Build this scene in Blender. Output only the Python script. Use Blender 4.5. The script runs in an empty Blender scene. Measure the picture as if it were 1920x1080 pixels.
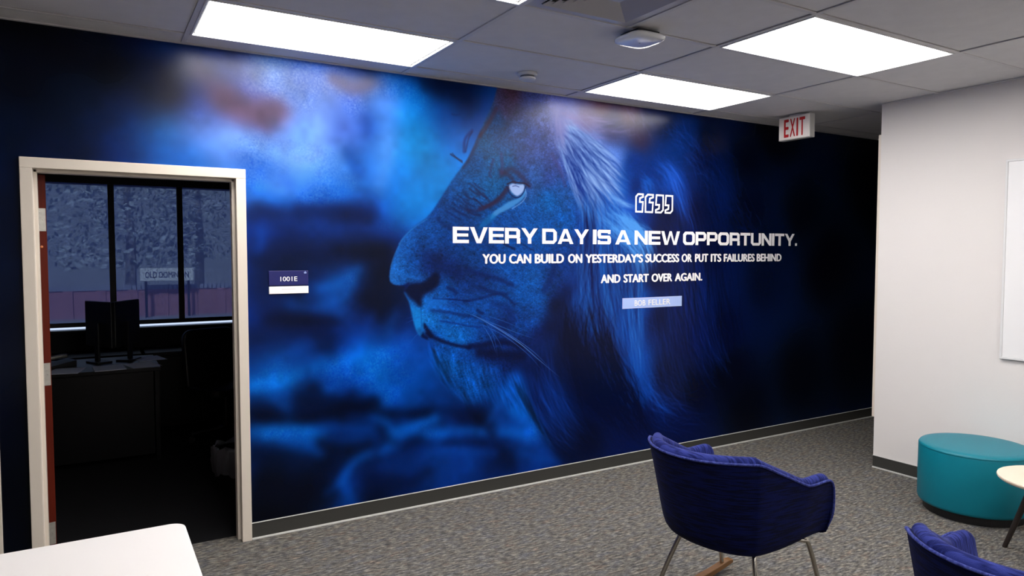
import bpy, bmesh, math, os, random
import numpy as np
from mathutils import Vector, Matrix
C = bpy.context.scene.collection
scene = bpy.context.scene

# ---------------------------------------------------------------- camera
F_PX = 1323.0; PITCH = math.atan(65 / 1323.0); YAW = math.atan(790 / math.hypot(1323, 65))
CAM = Vector((0.0, -4.16, 1.632))
cd = bpy.data.cameras.new('camera'); cam = bpy.data.objects.new('camera', cd); C.objects.link(cam)
cd.sensor_width = 36.0; cd.lens = 36.0 * F_PX / 1920.0; cd.clip_start = 0.02; cd.clip_end = 300
cam.location = CAM; cam.rotation_euler = (math.pi / 2 - PITCH, 0, -YAW)
scene.camera = cam
scene.view_settings.view_transform = 'Standard'; scene.view_settings.look = 'None'
scene.view_settings.exposure = 0.0; scene.view_settings.gamma = 1.0
scene.view_settings.use_curve_mapping = False

# ---------------------------------------------------------------- daylight outside the office window
world = bpy.data.worlds.new('world'); scene.world = world; world.use_nodes = True
wn = world.node_tree; wn.nodes.clear()
wo = wn.nodes.new('ShaderNodeOutputWorld'); wb = wn.nodes.new('ShaderNodeBackground')
wb.inputs[0].default_value = (0.66, 0.74, 1.0, 1); wb.inputs[1].default_value = 1.35
wn.links.new(wb.outputs[0], wo.inputs[0])

sd = bpy.data.lights.new('sun', 'SUN'); sun = bpy.data.objects.new('sun', sd); C.objects.link(sun)
sd.energy = 9.0; sd.angle = math.radians(6); sd.color = (1.0, 0.96, 0.92)
sun.rotation_euler = Vector((0.35, 0.75, -0.75)).to_track_quat('-Z', 'Y').to_euler()

PANEL = 16.5         # radiance of the lit ceiling panels
CEIL = 2.742

# ---------------------------------------------------------------- material helpers
def mat(name, col, rough=0.6, metal=0.0, spec=0.5, noise=None, bump=None, sheen=0, coat=0):
    """noise = (scale, amount) varies the colour a little; bump = (scale, distance)"""
    m = bpy.data.materials.new(name); m.use_nodes = True; nt = m.node_tree; b = nt.nodes['Principled BSDF']
    b.inputs['Base Color'].default_value = (*col, 1); b.inputs['Roughness'].default_value = rough
    b.inputs['Metallic'].default_value = metal; b.inputs['Specular IOR Level'].default_value = spec
    if sheen: b.inputs['Sheen Weight'].default_value = sheen
    if coat: b.inputs['Coat Weight'].default_value = coat; b.inputs['Coat Roughness'].default_value = 0.15
    tc = nt.nodes.new('ShaderNodeTexCoord')
    if noise:
        n = nt.nodes.new('ShaderNodeTexNoise'); n.inputs['Scale'].default_value = noise[0]; n.inputs['Detail'].default_value = 4
        r = nt.nodes.new('ShaderNodeMapRange'); r.inputs[3].default_value = 1 - noise[1]; r.inputs[4].default_value = 1 + noise[1]
        mx = nt.nodes.new('ShaderNodeMix'); mx.data_type = 'RGBA'; mx.blend_type = 'MULTIPLY'; mx.inputs[0].default_value = 1
        mx.inputs[6].default_value = (*col, 1)
        nt.links.new(tc.outputs['Object'], n.inputs['Vector']); nt.links.new(n.outputs['Fac'], r.inputs[0])
        nt.links.new(r.outputs[0], mx.inputs[7]); nt.links.new(mx.outputs[2], b.inputs['Base Color'])
    if bump:
        n = nt.nodes.new('ShaderNodeTexNoise'); n.inputs['Scale'].default_value = bump[0]; n.inputs['Detail'].default_value = 3
        bp = nt.nodes.new('ShaderNodeBump'); bp.inputs['Distance'].default_value = bump[1]; bp.inputs['Strength'].default_value = 0.6
        nt.links.new(tc.outputs['Object'], n.inputs['Vector']); nt.links.new(n.outputs['Fac'], bp.inputs['Height'])
        nt.links.new(bp.outputs[0], b.inputs['Normal'])
    return m
def emit(name, col, s):
    m = bpy.data.materials.new(name); m.use_nodes = True; nt = m.node_tree; nt.nodes.clear()
    o = nt.nodes.new('ShaderNodeOutputMaterial'); e = nt.nodes.new('ShaderNodeEmission')
    e.inputs[0].default_value = (*col, 1); e.inputs[1].default_value = s; nt.links.new(e.outputs[0], o.inputs[0]); return m
def S(r, g, b):
    f = lambda c: c / 12.92 if c <= 0.04045 else ((c + 0.055) / 1.055) ** 2.4
    return tuple(f(x / 255.0) for x in (r, g, b))

# ---------------------------------------------------------------- mesh helpers
def obj(name, bm, m, parent=None, smooth=False, bevel=0, seg=2):
    me = bpy.data.meshes.new(name); bmesh.ops.recalc_face_normals(bm, faces=bm.faces); bm.to_mesh(me); bm.free()
    ms = m if isinstance(m, (list, tuple)) else [m]
    for k in ms: me.materials.append(k)
    o = bpy.data.objects.new(name, me); C.objects.link(o)
    if parent: o.parent = parent
    if smooth:
        for p in me.polygons: p.use_smooth = True
    if bevel:
        b = o.modifiers.new('bevel', 'BEVEL'); b.width = bevel; b.segments = seg; b.limit_method = 'ANGLE'; b.harden_normals = False
    return o
def box(bm, x0, x1, y0, y1, z0, z1, M=None):
    v = [bm.verts.new((x, y, z)) for x in (x0, x1) for y in (y0, y1) for z in (z0, z1)]
    if M is not None:
        for q in v: q.co = M @ q.co
    for f in ((0, 1, 3, 2), (4, 6, 7, 5), (0, 4, 5, 1), (2, 3, 7, 6), (0, 2, 6, 4), (1, 5, 7, 3)): bm.faces.new([v[i] for i in f])
def B(*a, M=None):
    bm = bmesh.new(); box(bm, *a, M=M); return bm
def prism(bm, pts, z0, z1, M=None):
    """closed outline (x, y) extruded z0..z1"""
    a = [bm.verts.new((p[0], p[1], z0)) for p in pts]; b = [bm.verts.new((p[0], p[1], z1)) for p in pts]
    if M is not None:
        for q in a + b: q.co = M @ q.co
    bm.faces.new(a[::-1]); bm.faces.new(b); n = len(pts)
    for i in range(n): bm.faces.new((a[i], a[(i + 1) % n], b[(i + 1) % n], b[i]))
def tube(bm, pts, r, n=12, r2=None, cap=True):
    P = [Vector(p) for p in pts]; rings = []; up = None
    for i, p in enumerate(P):
        d = (P[min(i + 1, len(P) - 1)] - P[max(i - 1, 0)]).normalized()
        if up is None: up = d.orthogonal().normalized()
        up = (up - d * up.dot(d)).normalized(); s = d.cross(up)
        t = i / max(1, len(P) - 1); rr = r if r2 is None else r + (r2 - r) * t
        rings.append([bm.verts.new(p + (up * math.cos(a) + s * math.sin(a)) * rr) for a in (2 * math.pi * k / n for k in range(n))])
    for a, b in zip(rings, rings[1:]):
        for k in range(n): bm.faces.new((a[k], a[(k + 1) % n], b[(k + 1) % n], b[k]))
    if cap: bm.faces.new(rings[0][::-1]); bm.faces.new(rings[-1])
def lathe(bm, prof, n=64, c=(0, 0, 0)):
    rings = []
    for r, z in prof:
        if r < 1e-5: rings.append([bm.verts.new((c[0], c[1], c[2] + z))])
        else: rings.append([bm.verts.new((c[0] + r * math.cos(a), c[1] + r * math.sin(a), c[2] + z)) for a in (2 * math.pi * k / n for k in range(n))])
    for a, b in zip(rings, rings[1:]):
        for k in range(n):
            q = [a[k % len(a)], a[(k + 1) % len(a)], b[(k + 1) % len(b)], b[k % len(b)]]; u = []
            for v in q:
                if v not in u: u.append(v)
            if len(u) > 2: bm.faces.new(u)
def rrect(x0, x1, y0, y1, r, n=8):
    out = []
    for cx, cy, a in ((x1 - r, y1 - r, 0), (x0 + r, y1 - r, 90), (x0 + r, y0 + r, 180), (x1 - r, y0 + r, 270)):
        for k in range(n + 1):
            t = math.radians(a + 90 * k / n); out.append((cx + r * math.cos(t), cy + r * math.sin(t)))
    return out
def cr(p, n=8):
    p = [Vector(q) for q in p]; q = [2 * p[0] - p[1]] + p + [2 * p[-1] - p[-2]]; out = []
    for i in range(1, len(q) - 2):
        for k in range(n):
            t = k / n
            out.append(0.5 * (2 * q[i] + (q[i + 1] - q[i - 1]) * t + (2 * q[i - 1] - 5 * q[i] + 4 * q[i + 1] - q[i + 2]) * t * t
                              + (3 * q[i] - q[i - 1] - 3 * q[i + 1] + q[i + 2]) * t ** 3))
    out.append(p[-1]); return out
def empty(name, loc=(0, 0, 0), rz=0.0):
    o = bpy.data.objects.new(name, None); C.objects.link(o); o.location = loc; o.rotation_euler = (0, 0, rz); o.empty_display_size = 0.1; return o
def tag(o, label, cat, group=None):
    o['label'] = label; o['category'] = cat
    if group: o['group'] = group
    return o
def struct(o): o['kind'] = 'structure'; return o
def dup(root, loc, rz):
    c = root.copy(); C.objects.link(c); c.location = loc; c.rotation_euler = (0, 0, rz)
    for ch in list(root.children):
        d = ch.copy(); C.objects.link(d); d.parent = c
        for g in list(ch.children):
            e = g.copy(); C.objects.link(e); e.parent = d
    return c
def text_mesh(name, s, x0, x1, z0, z1, y, m, parent=None, bold=0.0, depth=0.0008, M=None):
    """a line of capitals fitted to the rectangle x0..x1, z0..z1 in the plane y, facing -y (or placed by M)"""
    cu = bpy.data.curves.new(name, 'FONT'); cu.body = s; cu.size = 1.0; cu.extrude = 0.5; cu.resolution_u = 4
    t = bpy.data.objects.new(name, cu); C.objects.link(t); dg = bpy.context.evaluated_depsgraph_get(); dg.update()
    src = bpy.data.meshes.new_from_object(t.evaluated_get(dg)); bpy.data.objects.remove(t); bpy.data.curves.remove(cu)
    co = np.array([v.co[:] for v in src.vertices]); lo = co.min(0); hi = co.max(0); hi[1] = max(hi[1], 1e-3)
    b = bold * 0.8; bm = bmesh.new(); me = bpy.data.meshes.new(name)      # bolder: overlaid copies a hair apart, at slightly different heights
    for k, (dx, dz) in enumerate(((0, 0), (-b, 0), (b, 0), (0, b * 0.5), (0, -b * 0.5)) if bold else ((0, 0),)):
        n0 = len(bm.verts); bm.from_mesh(src); bm.verts.ensure_lookup_table()
        for v in bm.verts[n0:]:
            X = x0 + (v.co.x + dx + b - lo[0]) / (hi[0] - lo[0] + 2 * b) * (x1 - x0); Z = z0 + (v.co.y + dz) / hi[1] * (z1 - z0)
            v.co = (X, y - depth * (0.5 - v.co.z) * 0.5 - 0.00006 * k, Z)
            if M is not None: v.co = M @ v.co
    bmesh.ops.recalc_face_normals(bm, faces=bm.faces); bm.to_mesh(me); bm.free(); bpy.data.meshes.remove(src)
    me.materials.clear(); me.materials.append(m); me.name = name
    o = bpy.data.objects.new(name, me); C.objects.link(o)
    if parent: o.parent = parent
    return o

# ---------------------------------------------------------------- the printed mural
# The wall covering is a flat print: its picture is computed here, in wall metres (x along the wall, z up),
# as the print's own blue-toned colours plus painted pinkish panel reflections near the top, and used as the base colour of the wall.
MX0, MX1, MZ0, MZ1 = -0.50, 6.90, 0.0, 2.76      # extent of the print on the wall
PX = 0.0030
def paint_mural():
    rng = np.random.default_rng(7)
    Wn = int((MX1 - MX0) / PX); Hn = int((MZ1 - MZ0) / PX)
    def lin(c):
        c = np.asarray(c, float) / 255.0
        return np.where(c <= 0.04045, c / 12.92, ((c + 0.055) / 1.055) ** 2.4)
    ux = lambda x: (np.asarray(x) - MX0) / PX
    uz = lambda z: (np.asarray(z) - MZ0) / PX
    def blur(a, s):
        if s <= 0: return a
        r = max(1, int(round(s * 0.98)))
        for ax in (0, 1):
            for _ in range(3):
                pad = [(0, 0)] * a.ndim; pad[ax] = (r + 1, r)
                c = np.cumsum(np.pad(a, pad, mode='edge'), axis=ax)
                n = a.shape[ax]; k = 2 * r + 1
                a = (np.take(c, range(k, k + n), axis=ax) - np.take(c, range(0, n), axis=ax)) / k
        return a
    def up(a, ny, nx):
        yy = np.clip(np.linspace(-0.5, a.shape[0] - 0.5, ny), 0, a.shape[0] - 1.001)
        xx = np.clip(np.linspace(-0.5, a.shape[1] - 0.5, nx), 0, a.shape[1] - 1.001)
        y0 = yy.astype(int); x0 = xx.astype(int)
        fy = (yy - y0); fx = (xx - x0); fy = fy * fy * (3 - 2 * fy); fx = fx * fx * (3 - 2 * fx)
        fy = fy[:, None]; fx = fx[None, :]
        if a.ndim == 3: fy = fy[..., None]; fx = fx[..., None]
        return (a[y0][:, x0] * (1 - fy) * (1 - fx) + a[y0][:, x0 + 1] * (1 - fy) * fx
                + a[y0 + 1][:, x0] * fy * (1 - fx) + a[y0 + 1][:, x0 + 1] * fy * fx)
    def noise(sx, sz, oct=1, seed=0):
        r = np.random.default_rng(seed + 11); out = np.zeros((Hn, Wn)); am = 1.0; t = 0
        for o in range(oct):
            nx = max(3, int((MX1 - MX0) / sx * 2 ** o)); nz = max(3, int((MZ1 - MZ0) / sz * 2 ** o))
            nx = min(nx, Wn); nz = min(nz, Hn)
            out += am * up(r.normal(size=(nz, nx)), Hn, Wn); t += am * am; am *= 0.6
        return out / math.sqrt(t)
    def field(pts, power=3.8, soft=1.8, cell=0.02, warp=1.0):
        """smooth colour field through scattered samples ((x, z), (r, g, b) sRGB)"""
        nx = int((MX1 - MX0) / cell); nz = int((MZ1 - MZ0) / cell)
        gx = MX0 + (np.arange(nx) + 0.5) * cell; gz = MZ0 + (np.arange(nz) + 0.5) * cell
        wr = np.random.default_rng(40); wx = sum(up(wr.normal(size=(int(4 * f) + 3, int(9 * f) + 3)), nz, nx) * k for f, k in ((1, 0.05), (2.5, 0.03), (6, 0.012))) * warp
        wz = sum(up(wr.normal(size=(int(4 * f) + 3, int(9 * f) + 3)), nz, nx) * k for f, k in ((1, 0.05), (2.5, 0.03), (6, 0.012))) * warp
        num = np.zeros((nz, nx, 3)); den = np.zeros((nz, nx, 1))
        for (p, c) in pts:
            d2 = (gx[None, :] + wx - p[0]) ** 2 + (gz[:, None] + wz - p[1]) ** 2 + 0.0012
            w = (d2 ** (-power / 2))[..., None]
            num += w * np.asarray(c, float); den += w
        return up(blur(num / den, soft), Hn, Wn)      # in sRGB units, 0..255
    def spline(p, n=10):
        p = [np.asarray(q, float) for q in p]
        if len(p) < 3: return np.array([p[0] + (p[-1] - p[0]) * t for t in np.linspace(0, 1, n)])
        q = [2 * p[0] - p[1]] + p + [2 * p[-1] - p[-2]]; out = []
        for i in range(1, len(q) - 2):
            for t in np.linspace(0, 1, n, endpoint=False):
                out.append(0.5 * (2 * q[i] + (q[i + 1] - q[i - 1]) * t + (2 * q[i - 1] - 5 * q[i] + 4 * q[i + 1] - q[i + 2]) * t * t
                                  + (3 * q[i] - q[i - 1] - 3 * q[i + 1] + q[i + 2]) * t ** 3))
        out.append(p[-1]); return np.array(out)
    def poly(pts, feather=0.006, smooth=True):
        P = spline(list(pts) + [pts[0]], 6) if smooth else np.array(list(pts) + [pts[0]], float)
        m = np.zeros((Hn, Wn)); pad = int(feather / PX * 4) + 3
        xs = ux(P[:, 0]); zs = uz(P[:, 1])
        a0 = max(0, int(xs.min()) - pad); a1 = min(Wn, int(xs.max()) + pad)
        b0 = max(0, int(zs.min()) - pad); b1 = min(Hn, int(zs.max()) + pad)
        sub = np.zeros((b1 - b0, a1 - a0)); cols = np.arange(a0, a1) + 0.5
        for j in range(b0, b1):
            y = j + 0.5; cr = []
            for k in range(len(P) - 1):
                za, zb = zs[k], zs[k + 1]
                if (za <= y) != (zb <= y): cr.append(xs[k] + (y - za) / (zb - za) * (xs[k + 1] - xs[k]))
            cr.sort()
            for c0, c1 in zip(cr[::2], cr[1::2]): sub[j - b0] += (cols > c0) & (cols < c1)
        m[b0:b1, a0:a1] = blur(np.clip(sub, 0, 1), feather / PX)
        return m
    def stroke(pts, w, soft=0.5, w2=None):
        """soft tube of half width w (metres) round a polyline; returns (slice, alpha)"""
        P = spline(pts, 8) if len(pts) > 2 else np.array(pts, float)
        w2 = w if w2 is None else w2; m = max(w, w2) * (1 + soft) + 2 * PX
        a0 = max(0, int(ux(P[:, 0].min() - m))); a1 = min(Wn, int(ux(P[:, 0].max() + m)) + 1)
        b0 = max(0, int(uz(P[:, 1].min() - m))); b1 = min(Hn, int(uz(P[:, 1].max() + m)) + 1)
        gx = MX0 + (np.arange(a0, a1) + 0.5) * PX; gz = MZ0 + (np.arange(b0, b1) + 0.5) * PX
        best = np.full((b1 - b0, a1 - a0), 9.0); n = len(P) - 1
        for i in range(n):
            d = P[i + 1] - P[i]; L = d @ d + 1e-12
            t = np.clip(((gx[None, :] - P[i][0]) * d[0] + (gz[:, None] - P[i][1]) * d[1]) / L, 0, 1)
            dist = np.hypot(gx[None, :] - P[i][0] - t * d[0], gz[:, None] - P[i][1] - t * d[1])
            best = np.minimum(best, dist / (w + (w2 - w) * (i + t) / n))
        e = np.clip((1 + soft - best) / (2 * soft), 0, 1)
        return (slice(b0, b1), slice(a0, a1)), e * e * (3 - 2 * e)
    def put(img, pts, w, col, al=1.0, soft=0.6, w2=None):
        s, a = stroke(pts, w, soft, w2); a = (a * al)[..., None]
        img[s] = img[s] * (1 - a) + np.asarray(col, float) * a
    def hairs(lines, amp):
        """one pixel wide hairs, drawn together; returns coverage 0..1 weighted by amp"""
        acc = np.zeros(Hn * Wn)
        for ln, a in zip(lines, amp):
            seg = np.hypot(*(ln[1:] - ln[:-1]).T); n = max(2, int(seg.sum() / PX * 1.2))
            u = np.concatenate([[0], np.cumsum(seg)]); t = np.linspace(0, u[-1], n)
            x = ux(np.interp(t, u, ln[:, 0])) - 0.5; z = uz(np.interp(t, u, ln[:, 1])) - 0.5
            ok = (x > 1) & (x < Wn - 2) & (z > 1) & (z < Hn - 2); x = x[ok]; z = z[ok]
            if not len(x): continue
            tp = np.sin(np.linspace(0.08, 1, n)[ok] ** 0.8 * math.pi) * a
            i = x.astype(int); j = z.astype(int); fx = x - i; fz = z - j
            for dj, di, w in ((0, 0, (1 - fx) * (1 - fz)), (0, 1, fx * (1 - fz)), (1, 0, (1 - fx) * fz), (1, 1, fx * fz)):
                np.add.at(acc, (j + dj) * Wn + i + di, w * tp)
        return np.clip(acc.reshape(Hn, Wn), 0, 1)
    def family(guides, n, len_=(0.3, 0.8), jit=0.02, seed=1):
        r = np.random.default_rng(seed); G = [spline(g, 8) for g in guides]; m = min(len(g) for g in G)
        G = [g[np.linspace(0, len(g) - 1, m).astype(int)] for g in G]; out = []
        for _ in range(n):
            t = r.uniform(0, len(G) - 1.0001); k = int(t); f = t - k
            g = G[k] * (1 - f) + G[k + 1] * f
            L = r.uniform(*len_); s = r.uniform(0, 1 - L)
            i0 = int(s * (m - 1)); i1 = max(i0 + 3, int((s + L) * (m - 1)) + 1); h = g[i0:i1].copy()
            q = np.linspace(-1, 1, len(h)); off = r.normal(size=2) * jit; cv = r.normal(size=2) * jit * 0.7; sk = r.normal(size=2) * jit * 0.6
            out.append(h + off + np.outer(q * q, cv) + np.outer(q, sk))
        return out

    # ---- blurred background behind the lion
    K = [((-0.280,2.689),(0,0,5)),((-0.286,2.462),(0,2,15)),((-0.294,2.208),(0,12,45)),((-0.326,1.824),(0,10,40)),((-0.340,1.310),(0,6,30)),((-0.355,0.791),(0,3,20)),((-0.366,0.398),(0,2,12)),
        ((-0.134,2.558),(0,0,8)),((-0.139,2.351),(0,12,40)),((-0.144,2.169),(0,15,60)),((0.045,2.503),(0,0,10)),((0.040,2.290),(0,20,60)),((-0.033,2.151),(0,10,40)),((0.140,2.568),(0,8,40)),
        ((0.112,2.377),(0,25,75)),((0.155,2.192),(0,35,110)),((0.311,2.618),(0,35,95)),((0.258,2.461),(0,15,50)),((0.359,2.500),(0,12,45)),((0.307,2.398),(0,15,50)),((0.330,2.323),(0,105,185)),
        ((0.302,2.176),(0,80,170)),((0.224,2.252),(0,55,130)),((0.408,2.408),(40,60,140)),((0.463,2.597),(30,50,120)),((0.474,2.472),(60,70,160)),((0.457,2.301),(70,120,215)),((0.589,2.270),
        (95,145,235)),((0.454,2.159),(0,90,190)),((0.637,2.648),(50,60,110)),((0.674,2.451),(70,75,150)),((0.594,2.542),(50,60,130)),((0.541,2.564),(40,60,140)),((0.760,2.591),(110,130,200)),
        ((0.875,2.635),(100,150,225)),((0.815,2.451),(85,85,160)),((0.960,2.451),(80,90,175)),((0.871,2.383),(90,95,170)),((1.052,2.628),(70,110,200)),((0.757,2.401),(75,80,155)),((0.646,2.390),
        (80,80,160)),((0.988,2.349),(100,160,245)),((0.991,2.530),(110,150,235)),((1.174,2.520),(105,145,230)),((1.334,2.616),(50,80,170)),((1.466,2.615),(50,70,130)),((1.270,2.655),(80,110,190)),
        ((0.986,2.197),(120,180,255)),((1.139,2.270),(100,160,245)),((1.172,2.365),(100,150,240)),((1.332,2.427),(70,120,220)),((1.568,2.627),(30,110,200)),((1.638,2.652),(0,70,155)),((1.444,2.396),
        (15,60,140)),((1.379,2.193),(15,85,185)),((1.388,2.136),(20,85,185)),((1.282,2.312),(60,95,190)),((1.300,2.408),(70,100,200)),((1.533,2.494),(90,140,235)),((1.532,2.397),(60,130,230)),
        ((1.233,2.183),(60,130,225)),((1.328,2.095),(60,130,230)),((0.984,2.091),(40,110,215)),((0.811,2.259),(100,150,235)),((0.699,2.264),(100,150,240)),((0.866,2.084),(90,150,240)),((0.781,2.153),
        (20,90,200)),((0.808,2.066),(50,120,225)),((1.044,2.033),(60,120,220)),((0.923,2.012),(80,140,235)),((1.199,2.040),(30,110,220)),((1.496,2.201),(60,140,240)),((1.494,2.071),(20,110,220)),
        ((1.565,2.303),(80,150,240)),((1.653,2.376),(20,135,225)),((1.779,2.519),(0,80,175)),((1.744,2.664),(0,60,135)),((1.963,2.572),(0,60,140)),((1.908,2.683),(0,15,60)),((2.116,2.622),(0,20,70)),
        ((2.039,2.665),(0,20,70)),((1.777,2.320),(0,135,215)),((1.905,2.228),(0,125,210)),((1.703,2.049),(0,125,215)),((1.848,2.056),(0,120,205)),((1.633,2.112),(0,105,212)),((2.038,2.409),
        (0,90,180)),((2.175,2.490),(0,60,140)),((2.076,2.274),(0,100,185)),((1.704,2.182),(0,110,210)),((0.807,1.991),(30,110,215)),((0.893,1.950),(30,110,215)),((1.042,1.941),(0,85,190)),
        ((1.294,1.966),(0,95,205)),((1.562,1.944),(0,95,205)),((1.774,1.935),(0,115,205)),((1.632,1.980),(0,110,210)),((0.805,1.872),(0,25,80)),((0.981,1.862),(0,45,130)),((1.165,1.867),(0,50,140)),
        ((1.358,1.857),(0,22,80)),((1.261,1.870),(0,35,110)),((1.459,1.876),(0,45,135)),((1.544,1.862),(0,75,185)),((1.630,1.781),(0,60,160)),((1.613,1.880),(0,90,195)),((0.774,1.737),(0,40,130)),
        ((0.846,1.738),(0,60,170)),((0.920,1.769),(0,25,90)),((1.009,1.709),(0,30,100)),((1.102,1.788),(0,40,120)),((1.227,1.711),(0,45,130)),((1.424,1.745),(0,40,120)),((1.594,1.682),(0,20,80)),
        ((1.491,1.681),(0,15,60)),((1.325,1.792),(0,50,140)),((0.800,1.587),(0,40,120)),((1.037,1.586),(0,25,75)),((1.225,1.616),(0,20,70)),((1.456,1.616),(0,10,45)),((1.541,1.550),(0,10,42)),
        ((1.540,1.418),(0,10,45)),((1.323,1.616),(0,15,60)),((0.915,1.464),(0,20,70)),((1.160,1.459),(0,35,105)),((1.288,1.440),(0,85,185)),((1.371,1.503),(0,75,175)),((1.238,1.362),(0,65,160)),
        ((1.158,1.333),(0,50,130)),((1.286,1.296),(0,55,140)),((1.034,1.337),(0,45,120)),((1.487,1.353),(0,12,50)),((1.643,1.248),(0,15,60)),((0.794,1.255),(0,50,150)),((0.781,1.346),(0,30,100)),
        ((1.453,1.289),(0,20,75)),((0.911,1.249),(0,20,75)),((1.031,1.150),(0,25,90)),((0.792,1.134),(0,15,60)),((1.285,1.167),(0,35,110)),((1.451,1.174),(0,50,150)),((1.624,1.114),(0,65,165)),
        ((1.189,1.236),(0,20,80)),((1.125,1.208),(0,20,80)),((0.986,1.246),(0,12,55)),((1.029,1.056),(0,60,150)),((1.732,1.074),(0,60,160)),((1.696,1.178),(0,30,100)),((1.282,0.973),(0,70,170)),
        ((1.121,0.954),(0,70,165)),((1.484,1.007),(0,100,200)),((1.588,0.982),(0,110,205)),((1.712,0.871),(0,65,160)),((1.622,0.811),(0,80,180)),((1.415,0.930),(0,75,175)),((1.218,1.026),(0,60,155)),
        ((1.804,0.932),(0,70,170)),((0.817,0.888),(0,95,190)),((0.936,0.892),(0,85,180)),((0.904,0.787),(0,50,130)),((1.057,0.802),(0,18,65)),((1.074,0.927),(0,40,115)),((1.184,0.853),(0,60,150)),
        ((0.775,0.953),(0,40,120)),((1.281,0.844),(0,40,120)),((1.346,0.772),(0,30,100)),((1.150,0.760),(0,30,95)),((1.482,0.791),(0,60,150)),((1.550,0.684),(0,40,120)),((0.785,0.738),(0,8,40)),
        ((1.024,0.679),(0,15,60)),((1.279,0.681),(0,25,85)),((1.480,0.658),(0,12,50)),((1.691,0.565),(0,10,50)),((1.621,0.710),(0,55,140)),((1.839,0.617),(0,35,100)),((2.069,0.554),(0,20,80)),
        ((1.953,0.674),(0,50,130)),((1.213,0.624),(0,20,80)),((0.783,0.616),(0,60,150)),((0.931,0.596),(0,85,180)),((1.084,0.560),(0,90,190)),((1.278,0.583),(0,55,140)),((1.411,0.566),(0,50,135)),
        ((1.021,0.489),(0,50,135)),((0.781,0.493),(0,20,80)),((0.899,0.444),(0,25,90)),((1.149,0.632),(0,50,140)),((1.276,0.453),(0,10,45)),((1.444,0.479),(0,15,60)),((1.691,0.565),(0,20,75)),
        ((1.146,0.439),(0,15,60)),((2.148,0.364),(0,30,100)),((2.229,0.280),(0,20,80)),((2.354,0.447),(0,35,110)),((2.149,0.509),(0,12,55)),((2.030,0.488),(0,30,95)),((2.438,0.770),(0,70,170)),
        ((2.472,0.600),(0,75,175)),((2.546,0.498),(0,70,160)),((2.657,0.332),(0,70,165)),((2.229,0.499),(0,15,60)),((2.612,0.414),(0,60,150)),((2.747,0.243),(0,50,140)),((2.396,0.663),(0,60,150)),
        ((2.481,0.356),(0,50,135)),((2.546,0.798),(0,60,150)),((0.837,0.329),(0,5,30)),((1.145,0.342),(0,5,35)),((1.018,0.299),(0,4,28)),((1.307,0.284),(0,35,110)),((1.272,0.158),(0,50,130)),
        ((1.618,0.336),(0,35,105)),((1.837,0.268),(0,42,120)),((1.688,0.187),(0,22,75)),((1.951,0.321),(0,50,140)),((2.148,0.220),(0,45,130)),((2.311,0.194),(0,15,60)),((2.568,0.154),(0,38,115)),
        ((1.475,0.155),(0,8,45)),((1.016,0.108),(0,3,20)),((0.805,0.179),(0,2,15)),((2.840,0.151),(0,25,90)),((3.127,0.068),(0,6,40)),((4.174,2.593),(0,10,40)),((5.493,2.469),(0,0,6)),((6.637,2.025),
        (0,0,4)),((6.334,0.986),(0,1,7)),((5.553,0.534),(0,1,8)),((4.848,0.317),(0,2,12)),((3.644,0.114),(0,5,30)),]
    img = field(K)
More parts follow.
